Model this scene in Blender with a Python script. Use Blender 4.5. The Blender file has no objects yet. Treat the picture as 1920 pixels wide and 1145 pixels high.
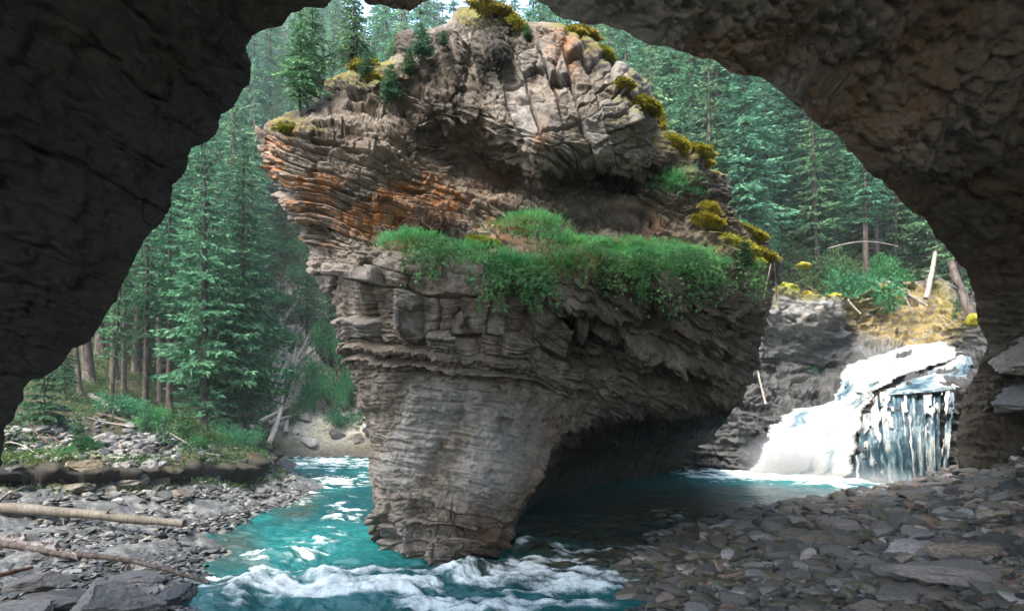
import bpy, bmesh, math, random
import numpy as np
from mathutils import Vector, Matrix

# ---------------------------------------------------------------- camera, world, sun, exposure
scene = bpy.context.scene
COL = scene.collection
R = math.radians
EYE = 2.4            # eye height above the river
F0, CX, HY = 1250.0, 960.0, 750.0   # focal length and horizon in photo pixels (1920 wide)

cam_d = bpy.data.cameras.new("camera")
cam = bpy.data.objects.new("camera", cam_d)
COL.objects.link(cam)
cam.location = (0, 0, EYE)
cam.rotation_euler = (R(90), 0, 0)
cam_d.sensor_width = 36
cam_d.lens = 36 * F0 / 1920
cam_d.shift_y = (HY - 572.5) / 1920
cam_d.clip_start = 0.05
cam_d.clip_end = 2000
scene.camera = cam

SUN_EL, SUN_AZ = 54.0, 222.0     # azimuth clockwise from +Y (north)
world = bpy.data.worlds.new("World")
scene.world = world
world.use_nodes = True
wn = world.node_tree.nodes
bg = wn["Background"]
sky = wn.new("ShaderNodeTexSky")
sky.sky_type = 'NISHITA'
sky.sun_disc = False
sky.sun_elevation = R(SUN_EL)
sky.sun_rotation = R(SUN_AZ)
sky.air_density = 1.0
sky.dust_density = 3.0
sky.ozone_density = 1.0
world.node_tree.links.new(sky.outputs[0], bg.inputs[0])
bg.inputs[1].default_value = 0.15
sun_d = bpy.data.lights.new("sun", 'SUN')
sun_d.energy = 1.1
sun_d.angle = R(25)
sun_d.color = (1.0, 0.95, 0.86)
sun = bpy.data.objects.new("sun", sun_d)
COL.objects.link(sun)
_sd = Vector((math.sin(R(SUN_AZ)) * math.cos(R(SUN_EL)), math.cos(R(SUN_AZ)) * math.cos(R(SUN_EL)), math.sin(R(SUN_EL))))
sun.rotation_euler = (-_sd).to_track_quat('-Z', 'Y').to_euler()
scene.view_settings.view_transform = 'Standard'
scene.view_settings.look = 'None'
scene.view_settings.exposure = 2.75
scene.view_settings.gamma = 1
scene.render.engine = 'CYCLES'
scene.cycles.max_bounces = 8
scene.cycles.diffuse_bounces = 6
scene.cycles.transparent_max_bounces = 16
scene.cycles.use_denoising = True
scene.cycles.sample_clamp_indirect = 6

# ---------------------------------------------------------------- numpy helpers
rng = np.random.default_rng(7)
random.seed(7)
f32 = np.float32


def P(px, py, d):
    """a photo pixel and its distance in metres -> world point"""
    px, py, d = np.broadcast_arrays(np.asarray(px, float), np.asarray(py, float), np.asarray(d, float))
    return np.stack([(px - CX) / F0 * d, d, EYE + (HY - py) / F0 * d], -1)


def sst(a, b, x):
    t = np.clip((x - a) / (b - a), 0, 1)
    return t * t * (3 - 2 * t)


def _hash(ix, iy, iz, seed):
    h = (ix.astype(np.uint32) * np.uint32(374761393) + iy.astype(np.uint32) * np.uint32(668265263)
         + iz.astype(np.uint32) * np.uint32(2147483647 - 9871) + np.uint32((seed * 974711 + 12345) & 0xffffffff))
    h = (h ^ (h >> np.uint32(13))) * np.uint32(1274126177)
    h = (h ^ (h >> np.uint32(16))) * np.uint32(2246822519)
    return (h ^ (h >> np.uint32(15)))


def hrand(ix, iy, iz, seed=0):
    return (_hash(ix, iy, iz, seed) & np.uint32(0xffffff)).astype(f32) / f32(0xffffff)


def vnoise(p, seed=0):
    """value noise, -1..1, p (...,3)"""
    i = np.floor(p).astype(np.int64)
    f = (p - i).astype(f32)
    f = f * f * f * (f * (f * 6 - 15) + 10)
    out = 0
    for dx in (0, 1):
        wx = f[..., 0] if dx else 1 - f[..., 0]
        for dy in (0, 1):
            wy = f[..., 1] if dy else 1 - f[..., 1]
            for dz in (0, 1):
                wz = f[..., 2] if dz else 1 - f[..., 2]
                out = out + wx * wy * wz * hrand(i[..., 0] + dx, i[..., 1] + dy, i[..., 2] + dz, seed)
    return out * 2 - 1


def fbm(p, oct=4, seed=0, lac=2.03, gain=0.5):
    a, s, out = 1.0, 1.0, 0
    for k in range(oct):
        out = out + a * vnoise(p * s + 17.3 * k, seed + k)
        a *= gain
        s *= lac
    return out


def worley(p, seed=0, facet=0.0):
    """F1, F2 and a random number of the nearest cell (with facet: plus a random tilt across the cell)"""
    i = np.floor(p).astype(np.int64)
    f = (p - i).astype(f32)
    n = p.shape[:-1]
    tl = np.zeros(n, f32)
    f1 = np.full(n, 9, f32); f2 = np.full(n, 9, f32); rid = np.zeros(n, f32)
    for dx in (-1, 0, 1):
        for dy in (-1, 0, 1):
            for dz in (-1, 0, 1):
                a, b, c = i[..., 0] + dx, i[..., 1] + dy, i[..., 2] + dz
                h = _hash(a, b, c, seed)
                ox = (h & np.uint32(1023)).astype(f32) / 1023
                oy = ((h >> np.uint32(10)) & np.uint32(1023)).astype(f32) / 1023
                oz = ((h >> np.uint32(20)) & np.uint32(1023)).astype(f32) / 1023
                vx, vy, vz = dx + ox - f[..., 0], dy + oy - f[..., 1], dz + oz - f[..., 2]
                d = np.sqrt(vx ** 2 + vy ** 2 + vz ** 2)
                nr = hrand(a, b, c, seed + 77)
                m = d < f1
                if facet:
                    tl = np.where(m, (ox * 2 - 1) * vx + (oy * 2 - 1) * vy + (oz * 2 - 1) * vz, tl)
                f2 = np.where(m, f1, np.minimum(f2, d))
                rid = np.where(m, nr, rid)
                f1 = np.where(m, d, f1)
    return f1, f2, rid + facet * tl


def blocks(u, s, hgt, length, seed=0, jit=0.75):
    """beds of uneven thickness cut by uneven joints: block random, distance to the nearest crack (0..1 of bed), bed random, bed index"""
    n = 400
    r = np.random.default_rng(seed + 1000)
    edges = np.cumsum(hgt * (1 - jit + 2 * jit * r.random(n))) - hgt * n / 2
    k = np.clip(np.searchsorted(edges, s), 1, n - 1)
    lo, hi = edges[k - 1], edges[k]
    ds = np.minimum(s - lo, hi - s)
    lay = r.random(n)[k]
    L = length * (0.6 + 0.9 * r.random(n)[k])
    uu = u / L + r.random(n)[k] * 50
    i0 = np.floor(uu)
    best = np.full(u.shape, 9.0); sec = np.full(u.shape, 9.0); cid = np.zeros(u.shape)
    for o in (-1, 0, 1):
        ii = (i0 + o).astype(np.int64)
        c = ii + 0.5 + 0.8 * (hrand(ii, k, k * 0, seed) - 0.5)
        d = np.abs(uu - c)
        m = d < best
        sec = np.where(m, best, np.minimum(sec, d))
        cid = np.where(m, ii, cid)
        best = np.where(m, d, best)
    du = (sec - best) * 0.5 * L
    rnd = hrand(cid.astype(np.int64), k, k * 0 + 3, seed + 5)
    return rnd, np.minimum(ds, du), lay, k, ds, (s - lo) / (hi - lo)


def rbf(ctrl, dims, q, reg=0.0):
    """smooth interpolation of scattered control rows (coords..., value) with a linear kernel"""
    ctrl = np.asarray(ctrl, float)
    x, v = ctrl[:, :dims], ctrl[:, dims]
    n = len(x)
    K = np.linalg.norm(x[:, None] - x[None], axis=-1) + reg * np.eye(n)
    A = np.zeros((n + 1, n + 1)); A[:n, :n] = K; A[:n, n] = 1; A[n, :n] = 1
    w = np.linalg.solve(A, np.r_[v, 0])
    shp = q.shape[:-1]
    qq = q.reshape(-1, dims)
    out = np.empty(len(qq))
    for a in range(0, len(qq), 60000):
        out[a:a + 60000] = np.linalg.norm(qq[a:a + 60000, None] - x[None], axis=-1) @ w[:n] + w[n]
    return out.reshape(shp)


def ell(px, py, cx, cy, rx, ry, ang=0.0, p=2):
    a = R(ang)
    x, y = px - cx, py - cy
    u = (x * math.cos(a) + y * math.sin(a)) / rx
    v = (-x * math.sin(a) + y * math.cos(a)) / ry
    return np.exp(-(u * u + v * v) ** (p / 2))


def polydist(px, py, pts):
    """distance in pixels to a polyline"""
    best = np.full(np.shape(px), 1e9)
    for (x0, y0), (x1, y1) in zip(pts[:-1], pts[1:]):
        dx, dy = x1 - x0, y1 - y0
        t = np.clip(((px - x0) * dx + (py - y0) * dy) / (dx * dx + dy * dy + 1e-9), 0, 1)
        best = np.minimum(best, np.hypot(px - x0 - t * dx, py - y0 - t * dy))
    return best


def grid_faces(r, c, wrap=False):
    i = np.arange(r - 1)[:, None] * c + np.arange(c - 1)[None]
    return np.stack([i, i + 1, i + c + 1, i + c], -1).reshape(-1, 4)


def grid_normals(B):
    du = np.gradient(B, axis=1); dv = np.gradient(B, axis=0)
    n = np.cross(du, dv)
    n /= np.linalg.norm(n, axis=-1, keepdims=True) + 1e-9
    s = np.sign((n * (np.array([0, 0, EYE]) - B)).sum(-1, keepdims=True))
    s[s == 0] = 1
    return n * s


def raw_mesh(name, V, faces, attrs=None, smooth=True):
    V = np.asarray(V, f32).reshape(-1, 3)
    me = bpy.data.meshes.new(name)
    me.vertices.add(len(V))
    me.vertices.foreach_set("co", V.ravel())
    if isinstance(faces, np.ndarray):
        faces = [faces]
    faces = [np.asarray(f, np.int32) for f in faces if len(f)]
    loops = np.concatenate([f.ravel() for f in faces])
    tot = np.concatenate([np.full(len(f), f.shape[1], np.int32) for f in faces])
    me.loops.add(len(loops))
    me.loops.foreach_set("vertex_index", loops)
    me.polygons.add(len(tot))
    st = np.zeros(len(tot), np.int32); st[1:] = np.cumsum(tot)[:-1]
    me.polygons.foreach_set("loop_start", st)
    me.polygons.foreach_set("use_smooth", np.full(len(tot), smooth, bool))
    for k, v in (attrs or {}).items():
        a = me.attributes.new(k, 'FLOAT', 'POINT')
        a.data.foreach_set("value", np.ascontiguousarray(np.asarray(v, f32).ravel()))
    me.update(calc_edges=True)
    return me


def obj(name, me, mat=None, parent=None, loc=None):
    o = bpy.data.objects.new(name, me)
    COL.objects.link(o)
    if mat is not None and me is not None and not me.materials:
        me.materials.append(mat)
    if parent is not None:
        o.parent = parent
    if loc is not None:
        o.location = loc
    return o


def tag(o, label=None, cat=None, group=None, kind=None):
    if label: o['label'] = label
    if cat: o['category'] = cat
    if group: o['group'] = group
    if kind: o['kind'] = kind
    return o


# ---------------------------------------------------------------- materials
class NT:
    def __init__(self, name):
        self.m = bpy.data.materials.new(name)
        self.m.use_nodes = True
        self.t = self.m.node_tree
        self.b = self.t.nodes["Principled BSDF"]
        self.out = self.t.nodes["Material Output"]

    def n(self, typ, **kw):
        nd = self.t.nodes.new(typ)
        for k, v in kw.items():
            setattr(nd, k, v)
        return nd

    def l(self, a, b):
        self.t.links.new(a, b)

    def noise(self, scale, detail=6, rough=0.6, vec=None, dist=0.0):
        nd = self.n("ShaderNodeTexNoise")
        nd.inputs["Scale"].default_value = scale
        nd.inputs["Detail"].default_value = detail
        nd.inputs["Roughness"].default_value = rough
        nd.inputs["Distortion"].default_value = dist
        self.l(vec if vec is not None else self.pos(), nd.inputs["Vector"])
        return nd.outputs["Fac"]

    def pos(self, obj=False):
        if not hasattr(self, "_pos"):
            self._pos = self.n("ShaderNodeTexCoord").outputs["Object"] if obj else self.n("ShaderNodeNewGeometry").outputs["Position"]
        return self._pos

    def mapped(self, sc, rot=(0, 0, 0)):
        mp = self.n("ShaderNodeMapping")
        mp.inputs["Scale"].default_value = sc
        mp.inputs["Rotation"].default_value = rot
        self.l(self.pos(), mp.inputs["Vector"])
        return mp.outputs[0]

    def ramp(self, fac, stops, interp='LINEAR'):
        r = self.n("ShaderNodeValToRGB")
        r.color_ramp.interpolation = interp
        e = r.color_ramp.elements
        while len(e) > 1:
            e.remove(e[-1])
        for i, (p, c) in enumerate(stops):
            el = e[0] if i == 0 else e.new(p)
            el.position = p
            el.color = (c, c, c, 1) if not isinstance(c, tuple) else (*c, 1)
        self.l(fac, r.inputs[0])
        return r.outputs[0]

    def math(self, op, a, b=None, clamp=False):
        nd = self.n("ShaderNodeMath", operation=op, use_clamp=clamp)
        for i, v in enumerate((a, b)):
            if v is None: continue
            if isinstance(v, (int, float)): nd.inputs[i].default_value = v
            else: self.l(v, nd.inputs[i])
        return nd.outputs[0]

    def mix(self, fac, a, b, mode='MIX'):
        nd = self.n("ShaderNodeMix", data_type='RGBA', blend_type=mode)
        for s, v in ((nd.inputs[0], fac), (nd.inputs[6], a), (nd.inputs[7], b)):
            if isinstance(v, (int, float)): s.default_value = v
            elif isinstance(v, tuple): s.default_value = (*v, 1)
            else: self.l(v, s)
        return nd.outputs[2]

    def attr(self, name):
        return self.n("ShaderNodeAttribute", attribute_name=name).outputs["Fac"]

    def bump(self, h, strength=0.5, dist=0.05, base=None):
        nd = self.n("ShaderNodeBump")
        nd.inputs["Strength"].default_value = strength
        nd.inputs["Distance"].default_value = dist
        self.l(h, nd.inputs["Height"])
        if base is not None: self.l(base, nd.inputs["Normal"])
        return nd.outputs[0]

    def done(self, color, rough=0.85, normal=None, spec=0.3):
        b = self.b
        for s, v in ((b.inputs["Base Color"], color), (b.inputs["Roughness"], rough)):
            if isinstance(v, tuple): s.default_value = (*v, 1)
            elif isinstance(v, (int, float)): s.default_value = v
            else: self.l(v, s)
        b.inputs["Specular IOR Level"].default_value = spec
        if normal is not None: self.l(normal, b.inputs["Normal"])
        return self.m


def rock_mat(name, dark, mid, light, stain=(0.30, 0.12, 0.03), rough=0.8, scale=1.0, bump=0.5, attrs=True, spec=0.3, obj_coords=False, moss=(0.13, 0.12, 0.012)):
    t = NT(name)
    t.pos(obj_coords)
    n1 = t.noise(1.1 * scale, 8, 0.65)
    n2 = t.noise(7 * scale, 8, 0.7)
    n3 = t.noise(38 * scale, 5, 0.7)
    f = t.math('ADD', t.math('MULTIPLY', n1, 0.45), t.math('ADD', t.math('MULTIPLY', n2, 0.4), t.math('MULTIPLY', n3, 0.25)))
    c = t.ramp(f, [(0.42, dark), (0.54, mid), (0.68, light)])
    if attrs:
        # painted shade and rim daylight, plus mineral patches: iron stain, black lichen, pale fresh faces, moss
        c = t.mix(t.math('MULTIPLY', t.attr("pale"), 0.8), c, t.ramp(n2, [(0.3, (0.15, 0.145, 0.135)), (0.7, (0.31, 0.295, 0.265))]))
        st = t.math('MULTIPLY', t.attr("stain"), t.ramp(n2, [(0.40, 0.0), (0.56, 1.0)]), clamp=True)
        c = t.mix(t.math('MULTIPLY', st, 0.9), c, t.ramp(n3, [(0.3, tuple(v * 0.5 for v in stain)), (0.62, stain), (0.8, (0.42, 0.24, 0.05))]))
        lk = t.math('MULTIPLY', t.attr("lichen_shade"), t.ramp(n2, [(0.36, 0.8), (0.6, 1.0)]), clamp=True)
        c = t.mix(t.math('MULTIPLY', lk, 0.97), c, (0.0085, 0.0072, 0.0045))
        ms = t.math('MULTIPLY', t.attr("moss"), t.ramp(n2, [(0.34, 0.1), (0.5, 1.0)]), clamp=True)
        c = t.mix(ms, c, t.mix(n3, tuple(v * 0.5 for v in moss), tuple(v * 1.5 for v in moss)))
    h = t.math('ADD', t.math('MULTIPLY', n2, 0.6), t.math('MULTIPLY', n3, 0.4))
    return t.done(c, rough, t.bump(h, bump, 0.06 / scale), spec)


M = {}
M['pillar'] = rock_mat("pillar_rock", (0.032, 0.025, 0.017), (0.128, 0.104, 0.078), (0.28, 0.24, 0.19))
M['cave'] = rock_mat("cave_rock", (0.04, 0.033, 0.021), (0.11, 0.091, 0.062), (0.24, 0.205, 0.15), stain=(0.20, 0.10, 0.035))
M['cliff'] = rock_mat("cliff_rock", (0.04, 0.042, 0.045), (0.095, 0.098, 0.10), (0.20, 0.20, 0.19), stain=(0.32, 0.23, 0.055))
M['stone'] = rock_mat("river_stone", (0.07, 0.068, 0.07), (0.15, 0.145, 0.145), (0.26, 0.25, 0.24), attrs=False, obj_coords=True, scale=2.0, rough=0.6)
# ---------------------------------------------------------------- the rock pillar
def prof(pts, q):
    a = np.array(pts, float)
    return np.interp(q, a[:, 1], a[:, 0])


PIL_L = [(900, 13), (862, 20), (838, 48), (800, 58), (762, 65), (748, 80), (752, 108), (718, 122), (662, 130), (622, 145), (598, 165),
         (600, 180), (578, 200), (540, 215), (505, 232), (480, 255), (490, 282), (505, 310), (512, 348), (530, 378), (548, 412), (562, 440),
         (574, 478), (570, 508), (588, 524), (600, 548), (618, 578), (634, 618), (640, 658), (655, 690), (668, 730), (678, 770), (685, 810),
         (688, 850), (692, 890), (700, 930), (706, 970), (705, 1008), (718, 1034), (738, 1050), (755, 1062), (768, 1090)]
PIL_R = [(915, 13), (950, 24), (985, 44), (1052, 50), (1100, 68), (1130, 88), (1160, 110), (1200, 138), (1226, 168), (1238, 208), (1250, 240),
         (1290, 264), (1330, 294), (1338, 318), (1370, 326), (1368, 398), (1392, 424), (1440, 454), (1464, 490), (1460, 540), (1450, 600),
         (1420, 680), (1396, 730), (1370, 780), (1320, 830), (1280, 855), (1265, 880), (1245, 915), (1235, 945), (1200, 1090)]
PIL_D = [(900, 30, 11.9), (780, 80, 11.9), (900, 110, 11.4), (970, 150, 11.3), (1060, 90, 11.3), (1060, 160, 10.9), (1180, 150, 11.2), (1190, 230, 10.7),
         (1060, 240, 10.7), (1150, 290, 10.9), (1230, 260, 11.6), (620, 170, 11.6), (700, 150, 11.6), (700, 250, 10.9), (600, 260, 10.6), (500, 260, 10.8),
         (800, 200, 11.1), (800, 300, 10.9), (900, 230, 11.1), (1000, 270, 10.6), (1040, 310, 10.5), (600, 350, 10.3), (540, 350, 10.4), (700, 380, 10.3),
         (620, 430, 10.2), (800, 400, 10.8), (900, 430, 11.1), (1000, 400, 11.2), (1100, 410, 11.4), (1200, 400, 11.5), (1300, 380, 12.2), (1360, 350, 12.9),
         (1300, 310, 12.2), (1400, 450, 12.6), (1450, 500, 12.6), (600, 500, 9.9), (760, 500, 9.5), (900, 520, 9.3), (1000, 500, 9.3), (1100, 520, 9.5),
         (1250, 520, 9.9), (1350, 520, 10.8), (1430, 580, 12.2), (640, 600, 9.7), (800, 600, 9.5), (950, 620, 9.6), (1050, 640, 10.3), (1150, 620, 10.8),
         (1250, 620, 11.1), (1350, 650, 12.0), (1200, 700, 11.5), (1330, 740, 13.0), (660, 700, 9.9), (800, 720, 9.75), (950, 720, 9.8), (1050, 720, 10.3),
         (1100, 770, 11.4), (1250, 780, 12.8), (1340, 800, 14.2), (690, 830, 10.1), (850, 850, 9.9), (980, 830, 10.1), (700, 960, 10.2), (820, 960, 9.8),
         (930, 960, 10.1), (715, 1030, 10.5), (800, 1040, 9.75), (880, 1045, 9.85), (930, 1035, 10.4), (850, 1085, 9.6), (1060, 870, 10.5), (1150, 860, 12.3),
         (1240, 880, 14.2), (1000, 980, 10.4), (1100, 1000, 12.8), (1200, 960, 14.4), (1150, 1080, 13.5)]
CAV = [(1112, 788), (1092, 800), (1052, 840), (1018, 880), (982, 930), (944, 1000), (918, 1050), (908, 1092)]
LEDGE = [(560, 470), (700, 458), (760, 446), (850, 462), (940, 436), (1000, 420), (1100, 442), (1200, 452), (1300, 452), (1400, 470), (1470, 490)]

rows = np.arange(14, 1092, 1.5)
NC = 640
t = np.linspace(-1, 1, NC)
u = 0.8 * t + 0.2 * np.sin(t * math.pi / 2)
Lx = prof(PIL_L, rows); Rx = prof(PIL_R, rows)
jag = fbm(np.stack([rows * 0.045, rows * 0, rows * 0], -1), 4, 3) * 5
jag2 = fbm(np.stack([rows * 0.045, rows * 0 + 9, rows * 0], -1), 4, 5) * 5
wdt = np.clip((Rx - Lx) / 120, 0, 1)
Lx = Lx + jag * wdt; Rx = Rx + jag2 * wdt
px = (Lx + Rx)[:, None] / 2 + (Rx - Lx)[:, None] / 2 * u[None]
py = np.repeat(rows[:, None], NC, 1)
d = rbf(PIL_D, 2, np.stack([px, py], -1), 3.0)
# ledge: below its line the rock stands out as a shelf
led = np.interp(px, *np.array(LEDGE, float).T)
d = d - np.where(px < 1000, 0.28, 0.45) * sst(-6, 14, py - led) * np.exp(-np.clip(py - led, 0, None) / 150) * sst(640, 760, px) * (1 - sst(1380, 1450, px))
# the undercut to the right of the foot
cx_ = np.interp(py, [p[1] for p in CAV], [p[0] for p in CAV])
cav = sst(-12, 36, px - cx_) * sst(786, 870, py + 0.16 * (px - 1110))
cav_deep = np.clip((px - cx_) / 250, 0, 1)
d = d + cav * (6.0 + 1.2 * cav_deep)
# hollows and bulges read off the photograph
for a in [(830, 255, 60, 14, 14, 0.2), (905, 300, 110, 55, 12, 0.95), (960, 345, 60, 30, 10, 0.5), (1130, 345, 90, 34, 18, 1.25), (1060, 355, 60, 30, 10, 0.7), (1200, 345, 60, 22, -20, 0.5),
          (1000, 265, 70, 45, 20, -0.35), (1020, 330, 40, 40, 0, -0.3), (730, 205, 60, 28, 8, 0.35), (880, 130, 12, 45, 10, 0.3), (1180, 400, 160, 14, 8, 0.25),
          (965, 110, 12, 70, 5, 0.25), (1080, 600, 40, 18, 20, 0.5), (1150, 640, 120, 14, 22, 0.35), (1230, 590, 50, 24, 0, 0.45), (1350, 530, 40, 30, 20, 0.6),
          (1130, 690, 60, 22, 10, 0.45), (1260, 720, 50, 24, 0, 0.4), (1100, 740, 40, 18, 0, 0.3), (765, 600, 14, 22, 0, 0.3), (875, 625, 12, 26, 0, 0.35),
          (600, 490, 12, 14, 0, 0.25), (680, 495, 10, 12, 0, 0.25), (945, 795, 12, 20, 15, 0.22), (985, 812, 26, 10, 0, 0.12), (870, 300, 40, 60, 0, 0.2),
          (1050, 120, 8, 60, 20, 0.12), (1010, 120, 8, 50, 10, 0.1)]:
    d = d + a[5] * ell(px, py, *a[:5])
U = u[None] * np.ones_like(px)
rowh = np.clip(((rows - 14) / 26), 0, 1)
edge = 1 - np.sqrt(np.clip(1 - np.abs(U) ** 9, 0, 1))
d = d + edge * 1.5 * wdt[:, None] + 1.2 * (1 - np.sqrt(1 - (1 - rowh[:, None]) ** 2))
B = P(px, py, d)
N = grid_normals(B)
# smoothed normals keep the blocks from folding at the steps
for _ in range(3):
    N = (N + np.roll(N, 6, 0) + np.roll(N, -6, 0) + np.roll(N, 6, 1) + np.roll(N, -6, 1)) / 5
Nup = N[..., 2] / (np.linalg.norm(N, axis=-1) + 1e-9)
flat = sst(230, 290, py) * (1 - sst(470, 520, py)) * 0.7
N[..., 2] = np.where(N[..., 2] > 0, N[..., 2] * (1 - flat), N[..., 2])
N[:4] = N[4]; N[-4:] = N[-5]
N /= np.linalg.norm(N, axis=-1, keepdims=True) + 1e-9

W = B.astype(f32)
warp = fbm(W * 0.9, 3, 11)
um = px * 0.0085; vm = py * 0.0085
upper = 1 - sst(470, 540, py - 0.05 * (px - 900))
bed_hi = vm - 0.36 * um - 0.05 * np.sin(um * 1.7)
bed_lo = vm - np.where(px > 1000, 0.40 * (um - 8.5) + 1.0, 0.12 * um + 0.0)
bed = np.where(py < led, bed_hi, bed_lo) + 0.07 * warp
# zone weights
Z = np.zeros_like
wD = ell(px, py, 680, 350, 240, 85, 20, 4) + ell(px, py, 560, 420, 90, 60, 20, 4) + 0.8 * ell(px, py, 900, 420, 140, 40, 20, 4)
wF = 1.2 * ell(px, py, 1200, 385, 220, 66, 10, 4) + 0.6 * ell(px, py, 1000, 330, 90, 60, 20, 4) + 0.7 * ell(px, py, 960, 400, 120, 35, 20, 4)
wH = ell(px, py, 800, 580, 300, 85, 6, 6)
wH2 = ell(px, py, 850, 680, 260, 45, 8, 4)
wB = ell(px, py, 1090, 190, 160, 130, 0, 6)
wC = ell(px, py, 730, 230, 190, 75, 5, 4)
wA = ell(px, py, 890, 110, 95, 80, 0, 4)
wI = ell(px, py, 840, 830, 190, 120, 0, 6) * (1 - sst(880, 1000, px + 0.25 * (py - 800) - 40) * 0.3)
wJ = ell(px, py, 810, 1010, 140, 70, 5, 6)
wK = ell(px, py, 1230, 650, 240, 135, 10, 6) * sst(980, 1060, px)
cl = lambda a: np.clip(a, 0, 1)
wD, wF, wH2 = cl(wD), cl(wF), cl(wH2)

disp = np.zeros_like(px)
# thin strata
r1, e1, lay1, k1, ds1, q1 = blocks(um + 0.06 * warp, bed, 0.105, 0.50, 1)
thin = (r1 - 0.5) * 0.10 + (lay1 - 0.5) * 0.26 - 0.10 * (1 - sst(0, 0.022, ds1)) - 0.04 * (1 - sst(0, 0.012, e1)) - 0.09 * (q1 - 0.5)
w_thin = cl(wD + wF + 0.85 * wH2 + 0.08 * wH + 0.3 * wC + 0.15 * wK + 0.12 * wB)
disp += w_thin * thin
r4, e4, lay4, k4, ds4, q4 = blocks(um + 0.05 * warp, bed * 1.0 + 0.01 * fbm(W * 3, 2, 12), 0.048, 0.13, 4)
disp += cl(0.3 + 0.5 * wF + 0.55 * wH2 + 0.1 * wK + 0.45 * wD - 0.18 * wI - 0.3 * wB - 0.2 * wH) * ((r4 - 0.5) * 0.055 + (lay4 - 0.5) * 0.03 - 0.03 * (1 - sst(0, 0.010, e4)) - 0.03 * (q4 - 0.5))
# large blocks between joints
r2, e2, lay2, k2, ds2, q2 = blocks(um * 1.0 + 0.10 * warp + 0.12 * vm, bed * 1.0, 0.42, 0.50, 2, 0.6)
big = (r2 - 0.5) * 0.40 + (lay2 - 0.5) * 0.24 - 0.16 * (1 - sst(0, 0.028, e2)) - 0.12 * (q2 - 0.5)
disp += cl(wH + 0.45 * wJ + 0.5 * wK) * big
# upper right boulder: steep joints leaning left
r3, e3, lay3, k3, ds3, q3 = blocks(vm + 0.35 * um + 0.12 * warp, um - 0.30 * vm + 0.05 * warp, 0.40, 0.36, 3, 0.6)
disp += cl(wB) * ((r3 - 0.5) * 0.24 + (lay3 - 0.5) * 0.18 - 0.13 * (1 - sst(0, 0.03, e3)))
# broken chunks, flattened along the beds
Q = np.stack([W[..., 0] * 1.0, W[..., 1] * 1.0, bed * 1.9], -1)
f1, f2, rid = worley(Q * 2.3, 21, 0.9)
chunk = (rid - 0.5) * 0.24 - 0.07 * (1 - sst(0, 0.07, f2 - f1))
disp += cl(0.3 + wC * 0.6 + wJ * 0.8 + wK * 0.45 + wF * 0.3 - wI * 1.2 - 0.1 * wB - 0.15 * wA - 0.15 * wH) * chunk
f1b, f2b, ridb = worley(Q * 6.5 + 5, 22, 0.9)
small = (ridb - 0.5) * 0.075 - 0.03 * (1 - sst(0, 0.12, f2b - f1b))
disp += cl(0.5 + 0.1 * wK + 0.3 * wF + 0.2 * wC + 0.4 * wH2 - 0.25 * wI - 0.4 * wB - 0.35 * wH - 0.3 * wD) * small
# upright ribs on the left face and the knob
rib = fbm(np.stack([um * 5.5 - vm * 1.2, vm * 1.4, um * 0], -1), 4, 31)
disp += cl(wA) * 0.07 * rib
# smooth face with slanting flutes
flute = fbm(np.stack([um * 2.2 + vm * 1.0, vm * 0.55, um * 0], -1), 4, 33)
disp += cl(wI) * (0.055 * flute + 0.03 * fbm(np.stack([um * 2.5, (vm - .12 * um) * 14, um * 0], -1), 5, 35) + 0.10 * thin)
disp += 0.16 * fbm(W * 0.8, 3, 41) + 0.03 * fbm(W * 4.0, 5, 42) + 0.010 * fbm(W * 14, 3, 43)
# the slanting beam of a bed that stands out on the dark right flank
for pts, wd_, am in [([(1085, 598), (1200, 640), (1342, 698)], 15, 0.34), ([(1060, 560), (1180, 592), (1300, 625)], 8, 0.15), ([(720, 470), (900, 555), (1040, 600)], 7, 0.0)]:
    pd = polydist(px, py, pts)
    disp += am * (1 - sst(wd_ * 0.55, wd_, pd + 3 * warp))
disp *= np.clip(wdt, 0.05, 1)[:, None] * (1 - 0.6 * cav) * (1 - 0.65 * sst(.45, .85, Nup) * (1 - sst(225, 260, py)))
disp[:, 0] = disp[:, 0] * 0.6; disp[:, -1] = disp[:, -1] * 0.6
V = B + N * disp[..., None]
PIL_V, PIL_N, PIL_px, PIL_py = V, N, px, py
# colours of the rock, with the undercut right flank's shade painted in
stain = (1.25 * wD * sst(0.2, 0.5, lay1) * sst(0.1, 0.4, r1) + 0.9 * ell(px, py, 700, 400, 130, 45, 22, 4)) * sst(-0.25, 0.25, fbm(W * 1.6, 3, 51) + 0.1)
stain = cl(stain + 1.1 * ell(px, py, 1060, 100, 35, 30, 20) + 0.8 * ell(px, py, 1085, 70, 40, 14, 15) + 0.9 * ell(px, py, 1010, 265, 16, 30, 0) + 0.8 * ell(px, py, 960, 455, 60, 10, 8)
           + 0.5 * ell(px, py, 930, 330, 50, 30, 0) + 0.35 * ell(px, py, 990, 900, 20, 110, 25) + 0.5 * ell(px, py, 920, 560, 50, 20, 10) + 0.5 * ell(px, py, 1230, 420, 40, 20, 10) * (r1 > .6)
           + 0.6 * ell(px, py, 900, 1000, 40, 40, 0))
lich_shade = cl(0.75 * wA * sst(0.0, 0.5, rib) + 0.7 * ell(px, py, 780, 80, 60, 30, 0, 4) + 0.55 * ell(px, py, 560, 250, 90, 28, 15, 4) + 0.6 * ell(px, py, 930, 40, 60, 22, 0, 4)
          + 0.45 * wC * sst(0.1, 0.6, fbm(W * 1.3, 3, 53)) + 0.8 * ell(px, py, 640, 175, 110, 32, -18, 4) + 0.7 * sst(1022, 1052, py + 8 * warp) + 0.35 * wF + 0.35 * sst(0.2, 0.7, fbm(W * 0.9, 3, 54)) * (1 - wI) + 2.5 * cav + 0.3 * wK + 0.6 * sst(700, 860, py) * sst(1050, 1150, px))
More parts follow.
